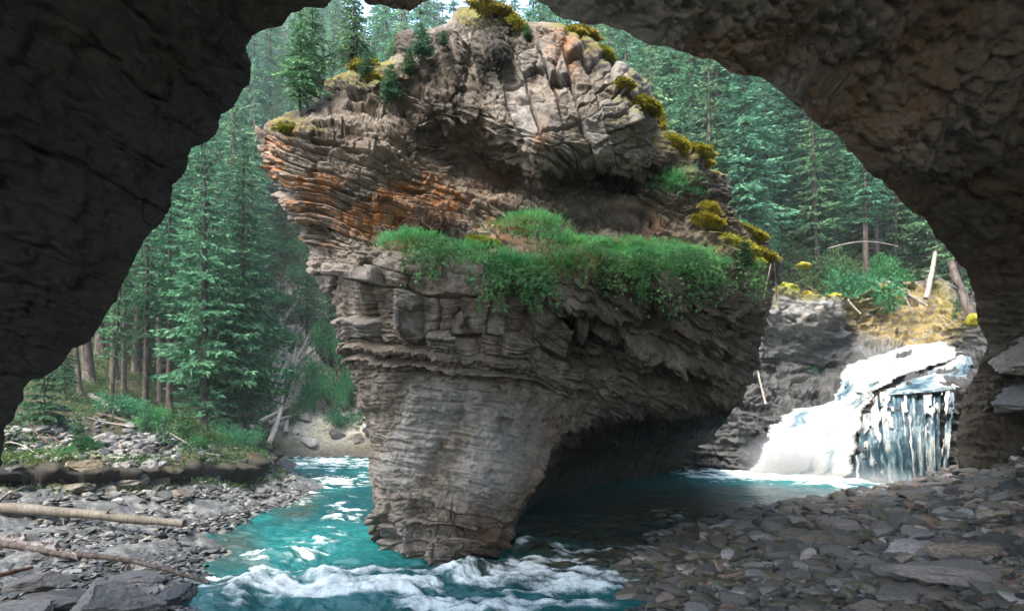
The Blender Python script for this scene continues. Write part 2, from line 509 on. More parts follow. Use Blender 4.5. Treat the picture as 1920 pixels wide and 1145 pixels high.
pale = cl(0.75 * wB * sst(0.35, 0.7, r3) + 0.25 * wB + 0.5 * wA * (rib < 0) + 0.5 * ell(px, py, 835, 195, 60, 12, 14, 4) + 0.8 * wI * sst(-.5, .3, flute) + 0.45 * wH * (r2 > 0.5) * sst(1050, 700, px) + 0.35 * ell(px, py, 560, 370, 60, 60, 0)
          + 0.4 * ell(px, py, 740, 1010, 40, 50, 0))
up = np.gradient(V, axis=0)
nrm = grid_normals(V)
moss = cl(1.5 * sst(0.2, 0.6, nrm[..., 2]) * (ell(px, py, 1210, 190, 60, 90, 30, 4) + ell(px, py, 1300, 290, 80, 40, 25, 4) + ell(px, py, 560, 240, 60, 20, 10, 4) + ell(px, py, 680, 140, 90, 30, 0, 4) + ell(px, py, 1400, 455, 90, 40, 25, 4)
                                              + ell(px, py, 920, 30, 70, 22, 0, 4) + ell(px, py, 1100, 70, 70, 24, 20, 4)))
# closed back: the same outline carried round behind
nb = 24
tb = np.linspace(-1, 1, nb + 2)[1:-1]
dl = V[:, 0]; dr = V[:, -1]
mid = (dl + dr) / 2
half = np.linalg.norm(dr - dl, axis=-1)
th = np.clip(half * 0.45, 0.2, 3.2)
Vb = dl[:, None] * (1 - (tb[None, :, None] + 1) / 2) + dr[:, None] * ((tb[None, :, None] + 1) / 2)
bk = np.sqrt(1 - tb ** 2)[None] * th[:, None]
Vb = Vb * 1.0
Vb[..., 0] = mid[:, None, 0] + (Vb[..., 0] - mid[:, None, 0]) * 0.985
Vb[..., 1] += bk + 0.35 * fbm(Vb.astype(f32) * 0.7, 3, 61) * np.sqrt(1 - tb ** 2)[None]
nr = len(rows)
nf = nr * NC
idb = nf + np.arange(nr * nb).reshape(nr, nb)
idf = np.arange(nf).reshape(nr, NC)
ring = np.concatenate([idf[:, -1:], idb[:, ::-1], idf[:, :1]], 1)
fb = np.stack([ring[:-1, :-1], ring[:-1, 1:], ring[1:, 1:], ring[1:, :-1]], -1).reshape(-1, 4)
topcap = np.concatenate([idf[0], idb[0][::-1]])[None]
ff = grid_faces(nr, NC)
A = lambda a, bval=0.0: np.r_[np.asarray(a, f32).ravel(), np.full(nr * nb, bval, f32)]
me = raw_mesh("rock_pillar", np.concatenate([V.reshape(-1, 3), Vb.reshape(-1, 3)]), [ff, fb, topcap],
              dict(stain=A(stain), lichen_shade=A(lich_shade, 0.2), pale=A(pale), moss=A(moss)))
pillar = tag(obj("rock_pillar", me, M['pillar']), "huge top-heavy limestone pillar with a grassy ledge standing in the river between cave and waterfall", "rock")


def on_pillar(qx, qy, off=0.0):
    """point of the pillar's front surface seen near a photo pixel, and its normal"""
    r = int(np.clip(round((qy - 14) / 1.5), 0, nr - 1))
    c = int(np.argmin(np.abs(PIL_px[r] - qx)))
    return PIL_V[r, c] + PIL_N[r, c] * off, PIL_N[r, c]

# ---------------------------------------------------------------- the cave the camera looks out of
RIM = [(-260, 1300, 5.6), (-150, 1150, 5.6), (-80, 1000, 5.8), (-25, 920, 6.0), (2, 868, 6.0), (18, 800, 6.1), (38, 745, 6.2), (60, 715, 6.3), (100, 690, 6.4), (135, 662, 6.5), (172, 628, 6.6), (205, 580, 6.7), (222, 540, 6.8),
       (236, 508, 6.8), (250, 482, 6.9), (280, 445, 7.0), (302, 420, 7.1), (320, 386, 7.1), (322, 352, 7.2), (336, 330, 7.2), (352, 288, 7.3), (372, 275, 7.4), (396, 265, 7.4), (412, 240, 7.5), (418, 215, 7.6), (436, 204, 7.6), (446, 175, 7.7),
       (464, 158, 7.8), (468, 120, 7.8), (461, 92, 7.8), (470, 70, 7.9), (496, 60, 7.9), (522, 46, 8.0), (548, 24, 8.0), (585, 14, 8.0), (612, 10, 8.0), (625, -4, 8.0), (660, -10, 8.0), (700, 4, 8.0), (735, 10, 8.0), (770, 19, 8.0),
       (800, 8, 8.0), (835, -8, 8.0), (890, -14, 8.1), (950, -8, 8.2), (1000, 5, 8.3), (1040, 24, 8.4), (1066, 40, 8.5), (1092, 48, 8.6), (1130, 47, 8.8), (1175, 62, 9.0), (1210, 80, 9.1), (1262, 90, 9.3), (1300, 102, 9.6),
       (1345, 120, 9.9), (1378, 136, 10.1), (1410, 140, 10.4), (1448, 160, 10.8), (1482, 182, 11.1), (1512, 214, 11.5), (1540, 238, 11.8), (1566, 248, 12.1), (1585, 276, 12.4), (1620, 315, 12.9), (1650, 338, 13.3),
       (1690, 376, 13.9), (1722, 402, 14.3), (1752, 440, 14.9), (1786, 476, 15.4), (1806, 506, 15.7), (1826, 560, 16.0), (1834, 606, 16.1), (1850, 640, 16.1), (1838, 690, 16.0), (1815, 726, 16.0), (1800, 760, 15.8), (1798, 820, 15.5), (1800, 880, 15.2), (1815, 940, 14.8)]
rim = np.array(RIM, float)
seg = np.r_[0, np.cumsum(np.hypot(*np.diff(rim[:, :2], axis=0).T))]
NT_ = 1500
tt = np.linspace(0, seg[-1], NT_)
rx_, ry_, rd_ = (np.interp(tt, seg, rim[:, k]) for k in range(3))
nj = np.stack([tt * 0.03, tt * 0, tt * 0], -1)
rx_ = rx_ + 6 * fbm(nj, 4, 71); ry_ = ry_ + 6 * fbm(nj + 40, 4, 73)
rim3 = P(rx_, ry_, rd_)
rim0 = P(np.interp(tt, seg, rim[:, 0]), np.interp(tt, seg, rim[:, 1]), rd_)
NS = 280
s = np.linspace(0, 1, NS) ** 2.0
axis_x, axis_z = 0.6, 1.6
k_in = np.interp(tt, [0, 600, 1400, 2300, 3000, seg[-1]], [0.95, 1.15, 1.3, 1.5, 1.1, 0.7])
S, K = s[None], k_in[:, None]
depth = rim3[:, None, 1] * (1 - S) + (-6.0) * S
# lip: the first stretch turns over before running in
grow = 1 + K * (1 - np.exp(-2.8 * S)) * 1.1 * (1 - 0.62 * S * S)
kee = np.exp(-S * 40)
rimS = rim0[:, None] + (rim3 - rim0)[:, None] * kee[..., None]
ker = np.hanning(161); ker /= ker.sum()
rsm = np.stack([np.convolve(np.pad(rim0[:, k], 80, mode='edge'), ker, 'valid') for k in range(3)], -1)
keb = np.exp(-S * 9)[..., None]
rimS = rimS * keb + rsm[:, None] * (1 - keb)
cvx = axis_x + (rimS[..., 0] - axis_x) * grow
cvz = axis_z + (rimS[..., 2] - axis_z) * grow
B = np.stack([cvx, depth + 0 * cvx, cvz], -1)
N = grid_normals(B)
W = B.astype(f32)
bed = W[..., 2] + 0.22 * W[..., 0] + 0.25 * fbm(W * 0.5, 2, 81)
wp = fbm(W * 0.8, 3, 82)
fade = sst(0.0, 0.02, S) * 0.75 + 0.25
Q = np.stack([W[..., 0], W[..., 1], bed * 1.6], -1)
f1, f2, rid = worley(Q * 1.25, 83, 0.8)
f1b, f2b, ridb = worley(Q * 3.6, 84, 0.8)
f1c, f2c, ridc = worley(Q * 9, 85, 0.8)
rL, eL, lL, kL, dL, qL = blocks(W[..., 0] * .7 + W[..., 1] * .7 + .3 * wp, bed, 0.30, 0.9, 89)
disp = 0.34 * fbm(W * 0.55, 4, 86) + 0.16 * (rid - 0.5) - 0.05 * (1 - sst(0, 0.08, f2 - f1)) + 0.13 * (ridb - 0.5) - 0.04 * (1 - sst(0, 0.08, f2b - f1b)) + 0.07 * (ridc - 0.5) + 0.035 * fbm(W * 6, 4, 87) + 0.14 * (lL - .5) + 0.10 * (rL - .5) - 0.06 * (1 - sst(0, .03, dL))
tq = (tt / seg[-1])[:, None]
right = sst(0.42, 0.6, tq)
V = B + N * (disp * fade * (0.55 + 0.45 * right))[..., None]
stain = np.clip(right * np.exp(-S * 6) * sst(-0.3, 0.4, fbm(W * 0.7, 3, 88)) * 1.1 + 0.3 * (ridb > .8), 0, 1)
pale = np.clip(right * np.exp(-S * 3) * (rid > 0.45) * (ridb > 0.35) * sst(-0.2, 0.4, wp) * 0.9 + right * np.exp(-S * 12) * 0.6 + right * (.25 * (ridc > .6) + .3 * (ridb > .6) + .22), 0, 1)  # paler toward the right rim: daylight from outside painted into the rock
lich_shade = np.clip((1 - right) * 1.0 + 0.15 * sst(0.1, 0.6, wp), 0, 1)  # left wall darkened: its shade is put into the colour
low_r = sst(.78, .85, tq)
pale = pale * (1 - low_r); lich_shade = np.clip(lich_shade + .75 * low_r, 0, 1)  # lower right wall: the recess's shade painted in
# outer face of the cliff, sloping back above the opening
NO = 40
so = np.linspace(0, 1, NO)[1:]
g = 1 + 3.0 * so ** 0.8
ox = axis_x + (rim3[:, None, 0] - axis_x) * g[None]
oz = axis_z + (rim3[:, None, 2] - axis_z) * g[None]
oy = rim3[:, None, 1] + 0.6 * np.sin(so * math.pi)[None] - 12.0 * (so ** 1.2)[None]
VO = np.stack([ox, oy, oz], -1)
VO = VO + 0.35 * fbm(VO.astype(f32) * 0.5, 4, 91)[..., None] * so[None, :, None]
allV = np.concatenate([VO[:, ::-1], V], 1)
nn = NO - 1
pad = lambda a, v=0.0: np.concatenate([np.full((NT_, nn), v), a * np.ones((NT_, NS))], 1)
ncol = NS + nn
fc = grid_faces(NT_, ncol)
last = np.arange(NT_) * ncol + ncol - 1
capc = NT_ * ncol
first = np.arange(NT_) * ncol
cap = np.stack([last[:-1], last[1:], first[1:], first[:-1]], -1)   # back left open behind the camera to admit frontal sky light; this is the thickness of its rock
VV = np.concatenate([allV.reshape(-1, 3), [[axis_x, -4.5, 3.0]]])
AA = lambda a, v=0.0: np.r_[pad(a, v).ravel(), 0]
me = raw_mesh("cave_rock", VV, [fc, cap], dict(stain=AA(stain), lichen_shade=AA(lich_shade), pale=AA(pale), moss=AA(0 * pale)))
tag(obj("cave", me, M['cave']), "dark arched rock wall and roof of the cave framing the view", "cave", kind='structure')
# ---------------------------------------------------------------- ground
GC = [  # x, y, z
    # river bed
    (0, 7.6, -.35), (-2, 8, -.4), (2.0, 9.2, -.1), (1, 10, -.35), (-3.2, 10, -.5), (-3.6, 13, -.6), (-3.5, 17, -.6), (-4.4, 21, -.6), (-6.5, 25, -.5), (-8, 27.2, -.4), (2, 13, -.4), (4, 15.5, -.35), (5, 19, -.5), (7, 21, -.6), (10, 19.6, -.4),
    (0, 16, -.6), (0, 20, -.6), (-3, 24, -.5), (3, 23, -.4), (9.5, 21.5, -.3),
    # left shelf and its shore
    (-3.4, 7.6, -.05), (-4.0, 8.5, .02), (-4.6, 10.5, .02), (-5.1, 13, .0), (-5.1, 16, .02), (-5.3, 18.6, .02), (-7.4, 22, .03), (-9.7, 27, .03), (-10.2, 29.0, .5),
    (-5.6, 9.2, .2), (-6.4, 10.5, .25), (-6.0, 12.5, .22), (-7, 13, .33), (-6.4, 16, .28), (-6.3, 18.5, .25), (-8.6, 22, .5), (-5.6, 7.5, .1), (-6.8, 8.6, .22), (-8.4, 10, .3), (-5, 5.5, .1), (-3, 5, .15), (-7, 5, .3), (-9, 8, .4),
    # left bank above the undercut
    (-8.6, 13.4, .95), (-10, 12.2, 1.0), (-7.4, 15.4, .95), (-6.9, 17.6, .85), (-7.6, 19.2, .95), (-8.8, 19, 1.2), (-9.3, 15, 1.15), (-11.5, 14.5, 1.5), (-12, 20, 1.95), (-10, 21, 1.55), (-10, 24.5, 1.5), (-13, 24, 2.6), (-15, 17, 2.4),
    # left slope
    (-18, 26, 5.0), (-22, 20, 5.0), (-14, 30, 4.5), (-20, 33, 9), (-28, 30, 12), (-28, 45, 20), (-16, 42, 12.5), (-40, 40, 26), (-24, 60, 30), (-60, 60, 50), (-40, 80, 50),
    # far shore, slide gully
    (-8.3, 29.2, .4), (-6, 29.0, .4), (-8.6, 31, 2.0), (-6.5, 31, 2.0), (-11, 32.5, 2.7), (-9.5, 34, 4.2), (-12.6, 38, 7.2), (-9.5, 38, 7.8), (-14, 46, 13), (-9, 46, 14), (-3, 29, .6), (-3, 33, 4.5), (0, 28, .8), (0, 34, 6.5), (0, 42, 14), (-4, 60, 27), (-8, 80, 42),
    # right: cliff top and slopes
    (6, 27, 5.2), (9.6, 26.0, 6.1), (8, 28, 8.0), (9.6, 28.6, 9.2), (12.5, 26.8, 6.3), (15, 27.4, 6.5), (9, 24.3, 0), (12, 24.3, .5), (11, 25.0, 2.5), (14.5, 24.3, 1.5), (14.5, 25.6, 4.0), (16.5, 22.5, 2.4), (14, 29.5, 8.6), (18, 29, 7.2), (17.5, 25.2, 4.0), (20, 26, 4.6), (16, 34, 11.5), (10, 36, 15), (5, 34, 11), (22, 40, 14.5), (15, 48, 24), (25, 55, 26), (8, 60, 31), (20, 80, 46), (40, 60, 34), (45, 40, 22),
    (40, 90, 55), (0, 90, 52), (24, 31, 8),
    # foot of the cliff below the fall
    (8.5, 23.6, .2), (12, 21.5, 0.0), (12.6, 19.6, .1), (6, 24, .3), (14.5, 20, .6),
    # gravel bank
    (1.4, 7.2, .02), (1.75, 8.2, .02), (2.2, 10, .02), (3.2, 12.0, .02), (5.4, 14.3, .02), (8.6, 16.7, .02), (10.6, 17.8, .04), (12.3, 19.0, .08), (2.7, 7.6, .25), (3.3, 10, .2), (4.6, 12, .22), (8.2, 15, .28), (5, 9.6, .48), (7.5, 12.5, .55), (10.5, 16, .5), (12, 17.4, .8),
    (3.2, 5.6, .55), (4.2, 5.2, .8), (5.2, 6.8, .8), (7.2, 9, .85), (10, 12.2, .95), (12, 15, 1.25), (14, 17, 1.5), (9, 8, 1.2), (0, 5.5, .25), (1.5, 5.5, .3), (0, 3, .55), (2, 2, .8), (0, 0, .8), (-2, 2, .5), (4, 0, 1), (-5, 0, .6), (16, 14, 2), (20, 20, 4),
    (-4, -10, 1), (8, -10, 1.5), (-20, 5, 2), (-30, 10, 6), (25, 8, 4), (60, 10, 14), (-60, 10, 20), (0, -60, 4), (70, 90, 58), (-80, 90, 66), (0, 150, 74), (100, 150, 80), (-100, 150, 80)]


BANK = np.array([(-14.5, 11.0), (-11, 11.3), (-9.2, 12.3), (-8.0, 13.4), (-7.1, 14.9), (-6.6, 16.6), (-6.5, 18.2), (-7.4, 20.0), (-9.2, 22.2)])


def bank_side(x, y):
    """signed distance (m) to the undercut bank edge, positive on the land side"""
    best = np.full(np.shape(x), 1e9); sg = np.zeros(np.shape(x)); nx = np.zeros(np.shape(x)); ny = np.zeros(np.shape(x))
    for (x0, y0), (x1, y1) in zip(BANK[:-1], BANK[1:]):
        dx, dy = x1 - x0, y1 - y0
        L = math.hypot(dx, dy)
        tq = np.clip(((x - x0) * dx + (y - y0) * dy) / L ** 2, 0, 1)
        dd = np.hypot(x - x0 - tq * dx, y - y0 - tq * dy)
        m = dd < best
        best = np.where(m, dd, best)
        sg = np.where(m, np.sign((y - y0) * dx - (x - x0) * dy), sg)
        nx = np.where(m, -dy / L, nx); ny = np.where(m, dx / L, ny)
    return best * sg, nx, ny


def h_base(x, y):
    return rbf(GC, 2, np.stack([x, y], -1), 0.0)


def shelf_mask(x, y):
    sd, _, _ = bank_side(x, y)
    riv = np.interp(y, [5, 7.6, 8.5, 10.5, 13, 16, 18.6, 22, 27], [-2.6, -3.4, -4.0, -4.6, -5.1, -5.1, -5.3, -7.4, -9.7])
    return sst(0.1, -0.1, sd) * sst(0.5, -0.1, x - riv) * sst(29, 26, y) * sst(7.2, 8.2, y)


def height(x, y):
    z = h_base(x, y)
    sd, _, _ = bank_side(x, y)
    wb = sst(-12.5, -9, x) * 0 + sst(24, 20, y)
    z = z + wb * (0.14 * sst(-0.05, 0.10, sd) * np.exp(-np.clip(sd, 0, None) / 2.5) - 0.16 * sst(0.05, -0.05, sd) * np.exp(np.clip(sd, None, 0) / 0.7))
    p = np.stack([x, y, 0 * x], -1)
    far = np.clip((y - 20) / 25, 0, 1)
    land = sst(0.3, 1.2, z)
    z = z + land * (0.16 * fbm(p * 0.9, 4, 101) + 0.07 * fbm(p * 3.7, 4, 104) + far * 1.1 * fbm(p * 0.16, 3, 102)) + 0.03 * fbm(p * 2.5, 4, 103) * sst(0.0, 0.25, z + 0.1)
    return z


nxg, nyg = 620, 560
ang = np.linspace(-0.86, 0.86, nxg)
yy = np.concatenate([np.linspace(-12, 4.0, 20)[:-1], 4.0 * (30 / 4.0) ** np.linspace(0, 1, 440), np.geomspace(30, 120, nyg - 458)[1:]])
nyg = len(yy)
gx = ang[None] * (np.maximum(yy, 0)[:, None] * 1.25 + 9)
gy = yy[:, None] + 0 * gx
gz = height(gx, gy)
sm = shelf_mask(gx, gy)
# bedded shelf: thin steps and polygonal plates
p2 = np.stack([gx, gy, 0 * gx], -1)
wq = fbm(p2 * 0.6, 3, 111)
f1, f2, rid = worley(np.stack([gx * 3.6 + wq, gy * 3.0 + wq, 0 * gx], -1), 112)
f1b, f2b, ridb = worley(np.stack([gx * 9 + wq, gy * 8, 0 * gx], -1), 113)
step = gx * 0.6 - gy * 0.35 + 0.5 * wq
rs, es, ls, ks, dss, qs = blocks(gy * 0.5 + gx * 0.2, step, 0.7, 1.6, 114)
gz = gz + 1.5 * sm * (0.05 * (rid - 0.5) - 0.03 * (1 - sst(0, 0.08, f2 - f1)) + 0.028 * (ridb - 0.5) - 0.02 * (1 - sst(0, .12, f2b - f1b)) + 0.09 * (ls - 0.5) - 0.05 * (1 - sst(0, 0.05, dss)))
sd, bnx, bny = bank_side(gx, gy)
ovh = sst(-0.02, 0.06, sd) * np.exp(-np.clip(sd, 0, None) / 0.5) * sst(24, 20, gy) * 0.30 * (1 + 1.1 * fbm(p2 * 3.5, 4, 115))
gx2 = gx - bnx * ovh; gy2 = gy - bny * ovh
slope = np.hypot(*np.gradient(gz)) 
gravel = sst(0.5, 1.6, gx) * sst(21, 19, gy) * sst(4, 5, gy)
land = sst(-0.05, 0.15, sd) * (gx < -3) + sst(22, 27, gy)
land = np.clip(land, 0, 1) * sst(0.1, 0.5, gz)
gully = np.clip(ell(gx, gy, -11.2, 36, 1.7, 5.5, 22, 4) + ell(gx, gy, -8.2, 30.2, 3.2, 1.3, 0, 4) * 0.6 + ell(gx, gy, -6.5, 32, 2.0, 2.0, 0, 4) * 0.5, 0, 1)
rdeb = np.clip(ell(gx, gy, -9.2, 15.6, 1.7, 1.6, 0, 4), 0, 1)
yel = ell(gx, gy, 15.5, 26.5, 3, 2.0, 0, 4)
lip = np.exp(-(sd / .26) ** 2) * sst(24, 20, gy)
t = NT("ground_mix")
n1 = t.noise(0.9, 7, 0.65); n2 = t.noise(6, 7, 0.7); n3 = t.noise(40, 4, 0.7)
rockc = t.ramp(t.math('ADD', t.math('MULTIPLY', n2, 0.6), t.math('MULTIPLY', n3, 0.4)), [(0.36, (0.024, 0.026, 0.027)), (0.5, (0.075, 0.08, 0.08)), (0.66, (0.17, 0.175, 0.17))])
rockc = t.mix(1.0, rockc, t.ramp(t.attr('plate'), [(0.2, (0.55, 0.55, 0.58)), (0.5, (1, 1, 1)), (0.85, (1.7, 1.65, 1.5))]), 'MULTIPLY')
bed_c = t.ramp(n2, [(0.35, (0.03, 0.025, 0.018)), (0.6, (0.10, 0.085, 0.06))])
moss_c = t.ramp(t.math('ADD', t.math('MULTIPLY', n1, 0.5), t.math('MULTIPLY', n2, 0.5)), [(0.36, (0.014, 0.011, 0.008)), (0.46, (0.026, 0.028, 0.009)), (0.53, (0.05, 0.038, 0.012)), (0.60, (0.025, 0.042, 0.012)), (0.7, (0.075, 0.06, 0.014))])
scree = t.ramp(n2, [(0.35, (0.18, 0.17, 0.12)), (0.5, (0.38, 0.355, 0.27)), (0.7, (0.55, 0.52, 0.43))])
c = t.mix(t.attr("shelf"), bed_c, rockc)
c = t.mix(t.attr("land"), c, moss_c)
c = t.mix(t.math('MULTIPLY', t.attr("gully"), t.ramp(n1, [(0.30, 0.15), (0.46, 1.0)])), c, scree)
c = t.mix(t.attr("yellow"), c, t.ramp(n2, [(0.35, (0.12, 0.09, 0.03)), (0.6, (0.34, 0.27, 0.11))]))
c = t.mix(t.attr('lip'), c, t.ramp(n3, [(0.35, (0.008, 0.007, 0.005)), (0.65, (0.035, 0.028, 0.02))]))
M['ground'] = t.done(c, 0.75, t.bump(t.math('ADD', n2, n3), 0.5, 0.05), 0.35)
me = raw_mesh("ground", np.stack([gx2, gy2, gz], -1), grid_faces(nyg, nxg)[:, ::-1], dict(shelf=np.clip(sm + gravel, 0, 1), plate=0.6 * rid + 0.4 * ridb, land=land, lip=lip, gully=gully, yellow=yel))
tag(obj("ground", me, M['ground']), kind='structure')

# ---------------------------------------------------------------- river
wy = np.concatenate([np.linspace(5.0, 12, 330), np.geomspace(12, 31.5, 330)[1:]])
wa = np.linspace(-0.50, 0.60, 900)
wx = wa[None] * (wy[:, None] + 1.5)
wyg = wy[:, None] + 0 * wx
qx = CX + wx / wyg * F0
qy = HY + EYE / wyg * F0
p3 = np.stack([wx, wyg, 0 * wx], -1)
foam_zone = np.zeros_like(wx)
for a in [(640, 1102, 260, 24, -2, 1.25), (520, 1075, 70, 20, 30, .7), (900, 1092, 150, 22, 0, 1.0), (900, 1135, 170, 16, 0, 1.1), (1080, 1098, 150, 18, -8, 1.05), (1190, 1085, 50, 14, 0, .9), (1010, 1062, 120, 20, -14, .75), (565, 1035, 50, 14, -8, 1.0), (450, 1108, 70, 10, -20, .8), (940, 1052, 60, 12, -25, .8),
          (620, 868, 130, 12, 0, .75), (640, 900, 70, 20, 0, .55), (590, 930, 40, 14, -15, .45), (640, 960, 60, 30, -20, .3), (610, 1000, 70, 26, -15, .3), (690, 880, 30, 30, 0, .3),
          (1440, 890, 170, 9, 2, 1.25), (1540, 897, 120, 9, 3, 1.35), (1700, 912, 80, 6, 0, 1.2), (1340, 893, 60, 8, 0, .8), (1560, 908, 120, 9, 2, .55), (1260, 960, 60, 20, 0, .22), (1290, 1010, 60, 22, 0, .35), (1250, 1040, 50, 20, 0, .45), (1120, 1035, 90, 14, 5, .45)]:
    foam_zone = np.maximum(foam_zone, a[5] * ell(qx, qy, *a[:5]))
fl = np.stack([wx * 1.1 - wyg * 0.25, wyg * 2.4 + wx * 0.3, 0 * wx], -1)
fwp = fbm(p3 * 0.8, 3, 125)
turb = fbm(fl * 1.0 + 0.8 * fwp[..., None] * np.array([0, 1, 0]), 5, 121)
strk = fbm(np.stack([wx * 1.6 + fwp * .6, wyg * 7 + wx * 1.2 + fwp * 2.0, 0 * wx], -1), 5, 126)
fine = fbm(np.stack([wx * 5, wyg * 8, 0 * wx], -1), 4, 122)
foam = np.clip((foam_zone * 1.18 + 0.26 * turb + 0.66 * strk + 0.35 * fine - 0.52) * 1.15, 0, 1) * sst(0.04, 0.25, foam_zone)
amp = 0.026 + 0.024 * np.clip(foam_zone, 0, 1) * (qy > 930) + 0.03 * (wyg < 14) + 0.02 * (foam_zone > .2)
shelter = ell(qx, qy, 1480, 925, 170, 16, 2, 4)
amp = amp * (1 - 0.55 * shelter)
rid_ = 1 - np.abs(fbm(fl * 1.7 + 3, 4, 123))
wz = amp * (0.9 * turb + 0.7 * (rid_ - 0.6) + 0.15 * fine) + 0.02 * foam
for a in [(1010, 1026, 60, 12, 0, 0.13), (900, 1070, 90, 14, -15, 0.14), (560, 1036, 60, 9, -8, 0.10), (1060, 1085, 160, 10, -6, 0.12), (700, 1090, 220, 14, -3, 0.14), (460, 1108, 70, 9, -22, .08), (1130, 1030, 100, 10, 5, .07)]:
    wz = wz + a[5] * ell(qx, qy, *a[:5])
brown = np.clip(ell(qx, qy, 1030, 1060, 190, 42, -4, 4) + 0.9 * ell(qx, qy, 1130, 1030, 180, 60, 0, 4) + ell(qx, qy, 1300, 960, 150, 45, 0, 4) + 0.8 * ell(qx, qy, 440, 1060, 60, 70, 0, 4) + 0.7 * ell(qx, qy, 560, 950, 50, 30, -30, 4) + 0.75 * ell(qx, qy, 1090, 980, 170, 60, 0, 4), 0, 1) * np.clip(0.75 + 0.5 * turb, 0, 1)
green = np.clip(0.5 + 0.8 * fbm(p3 * 0.35, 3, 124), 0, 1)
t = NT("river_water")
nA = t.noise(1.0, 6, 0.7, t.mapped((5, 9, 5)))
nB = t.noise(1.0, 6, 0.75, t.mapped((34, 52, 34)))
fo = t.math('ADD', t.attr("foam"), t.math('MULTIPLY', t.math('SUBTRACT', nB, 0.5), t.math('MULTIPLY', t.math('POWER', t.attr("foam"), 0.6), 2.6)), clamp=True)
fo = t.ramp(fo, [(0.08, 0.0), (0.78, 1.0)])
wc = t.mix(t.attr("green"), (0.004, 0.052, 0.058), (0.012, 0.135, 0.125))
wc = t.mix(t.attr("brown"), wc, t.ramp(nA, [(0.35, (0.022, 0.026, 0.018)), (0.65, (0.075, 0.065, 0.038))]))
c = t.mix(fo, wc, (0.64, 0.70, 0.67))
rgh = t.math('ADD', t.math('MULTIPLY', fo, 0.6), 0.07)
M['water'] = t.done(c, rgh, t.bump(t.math('ADD', t.math('MULTIPLY', nA, 1.0), t.math('MULTIPLY', nB, 0.5)), 0.35, 0.05), 0.5)
t.b.inputs["IOR"].default_value = 1.33
me = raw_mesh("water", np.stack([wx, wyg, wz], -1), grid_faces(*wx.shape)[:, ::-1], dict(foam=foam, brown=brown, green=green))
tag(obj("water", me, M['water']), kind='structure')
# ---------------------------------------------------------------- cliff under and beside the waterfall
CLD = [(1270, 920, 23.5), (1290, 800, 23.8), (1330, 700, 24.2), (1400, 640, 24.0), (1460, 560, 23.8), (1520, 600, 23.4), (1560, 570, 24.2), (1570, 640, 24.6), (1400, 740, 23.3), (1500, 730, 23.6), (1440, 690, 24.2), (1540, 690, 24.6),
       (1360, 830, 22.9), (1420, 800, 22.8), (1480, 800, 22.6), (1460, 880, 22.3), (1600, 620, 25.2), (1650, 560, 25.6), (1720, 600, 25.2), (1780, 600, 24.2), (1830, 620, 22), (1690, 540, 26.2), (1780, 530, 25.5),
       (1600, 690, 24.0), (1700, 665, 24.2), (1790, 650, 24.0), (1600, 740, 22.8), (1640, 735, 21.4), (1680, 705, 21.6), (1750, 700, 21.2), (1815, 690, 20.8), (1650, 760, 20.6), (1720, 725, 20.2), (1800, 725, 19.8), (1600, 830, 21.2), (1640, 830, 20.0), (1720, 800, 19.6),
       (1720, 900, 19.3), (1790, 800, 19.5), (1800, 900, 19.0), (1560, 900, 21.6), (1500, 930, 22.0), (1640, 920, 19.9), (1860, 700, 19.5), (1880, 860, 18.5), (1880, 600, 21)]


def cl_depth(qx, qy):
    return rbf(CLD, 2, np.stack([qx, qy], -1), 4.0)


qx, qy = np.meshgrid(np.arange(1255, 1900, 2.0), np.arange(528, 945, 2.0))
topl = np.interp(qx, [1255, 1400, 1470, 1540, 1600, 1650, 1720, 1760, 1800, 1900], [560, 548, 545, 560, 560, 528, 528, 520, 540, 560])
qy = np.maximum(qy, topl) if False else topl + (qy - 528) / (945 - 530) * (945 - topl)
dc = cl_depth(qx, qy)
B = P(qx, qy, dc)
N = grid_normals(B)
W = B.astype(f32)
wp = fbm(W * 0.6, 3, 201)
bd = W[..., 2] + 0.10 * W[..., 0] + 0.12 * wp
r1, e1, l1, k1, s1, q1 = blocks(W[..., 0], bd, 0.16, 0.6, 202)
f1, f2, rid = worley(np.stack([W[..., 0], W[..., 1], bd * 1.7], -1) * 1.6, 203, 0.8)
f1b, f2b, ridb = worley(np.stack([W[..., 0], W[..., 1], bd * 1.7], -1) * 4.5, 204, 0.8)
low = sst(640, 690, qy)
disp = low * ((r1 - .5) * 0.14 + (l1 - .5) * 0.34 - 0.08 * (1 - sst(0, .03, e1))) + (rid - .5) * 0.25 + (ridb - .5) * 0.10 + 0.25 * fbm(W * .5, 3, 205) + 0.03 * fbm(W * 5, 3, 206)
V = B + N * disp[..., None]
yl = np.clip(1.7 * ell(qx, qy, 1700, 590, 110, 60, 5, 4) + 0.3 * ell(qx, qy, 1620, 600, 60, 40, 0, 4), 0, 1)
wet = np.clip(sst(655, 690, qy) * 0.85 + 0.5 * ell(qx, qy, 1570, 640, 40, 50, 0) + ell(qx, qy, 1830, 620, 40, 80, 0, 4), 0, 1)
pl = ell(qx, qy, 1500, 590, 70, 45, 0, 4)
ms = np.clip(0.9 * ell(qx, qy, 1500, 552, 90, 12, 5, 4) + 0.6 * sst(.1, .5, fbm(W * 1.2, 3, 207)) * sst(620, 560, qy), 0, 1)
hgt = topl
nrw, ncl = qx.shape
back = V[0].copy(); back[:, 1] += 1.5; back[:, 2] -= 0.35
VV = np.concatenate([back[None], V], 0)
pad0 = lambda a, k=0: np.concatenate([a[:1], a], 0)
me = raw_mesh("cliff", VV, grid_faces(nrw + 1, ncl), dict(stain=pad0(yl), lichen_shade=pad0(wet * 0.75), pale=pad0(pl * .6), moss=pad0(ms)))
tag(obj("cliff", me, M['cliff']), kind='structure')

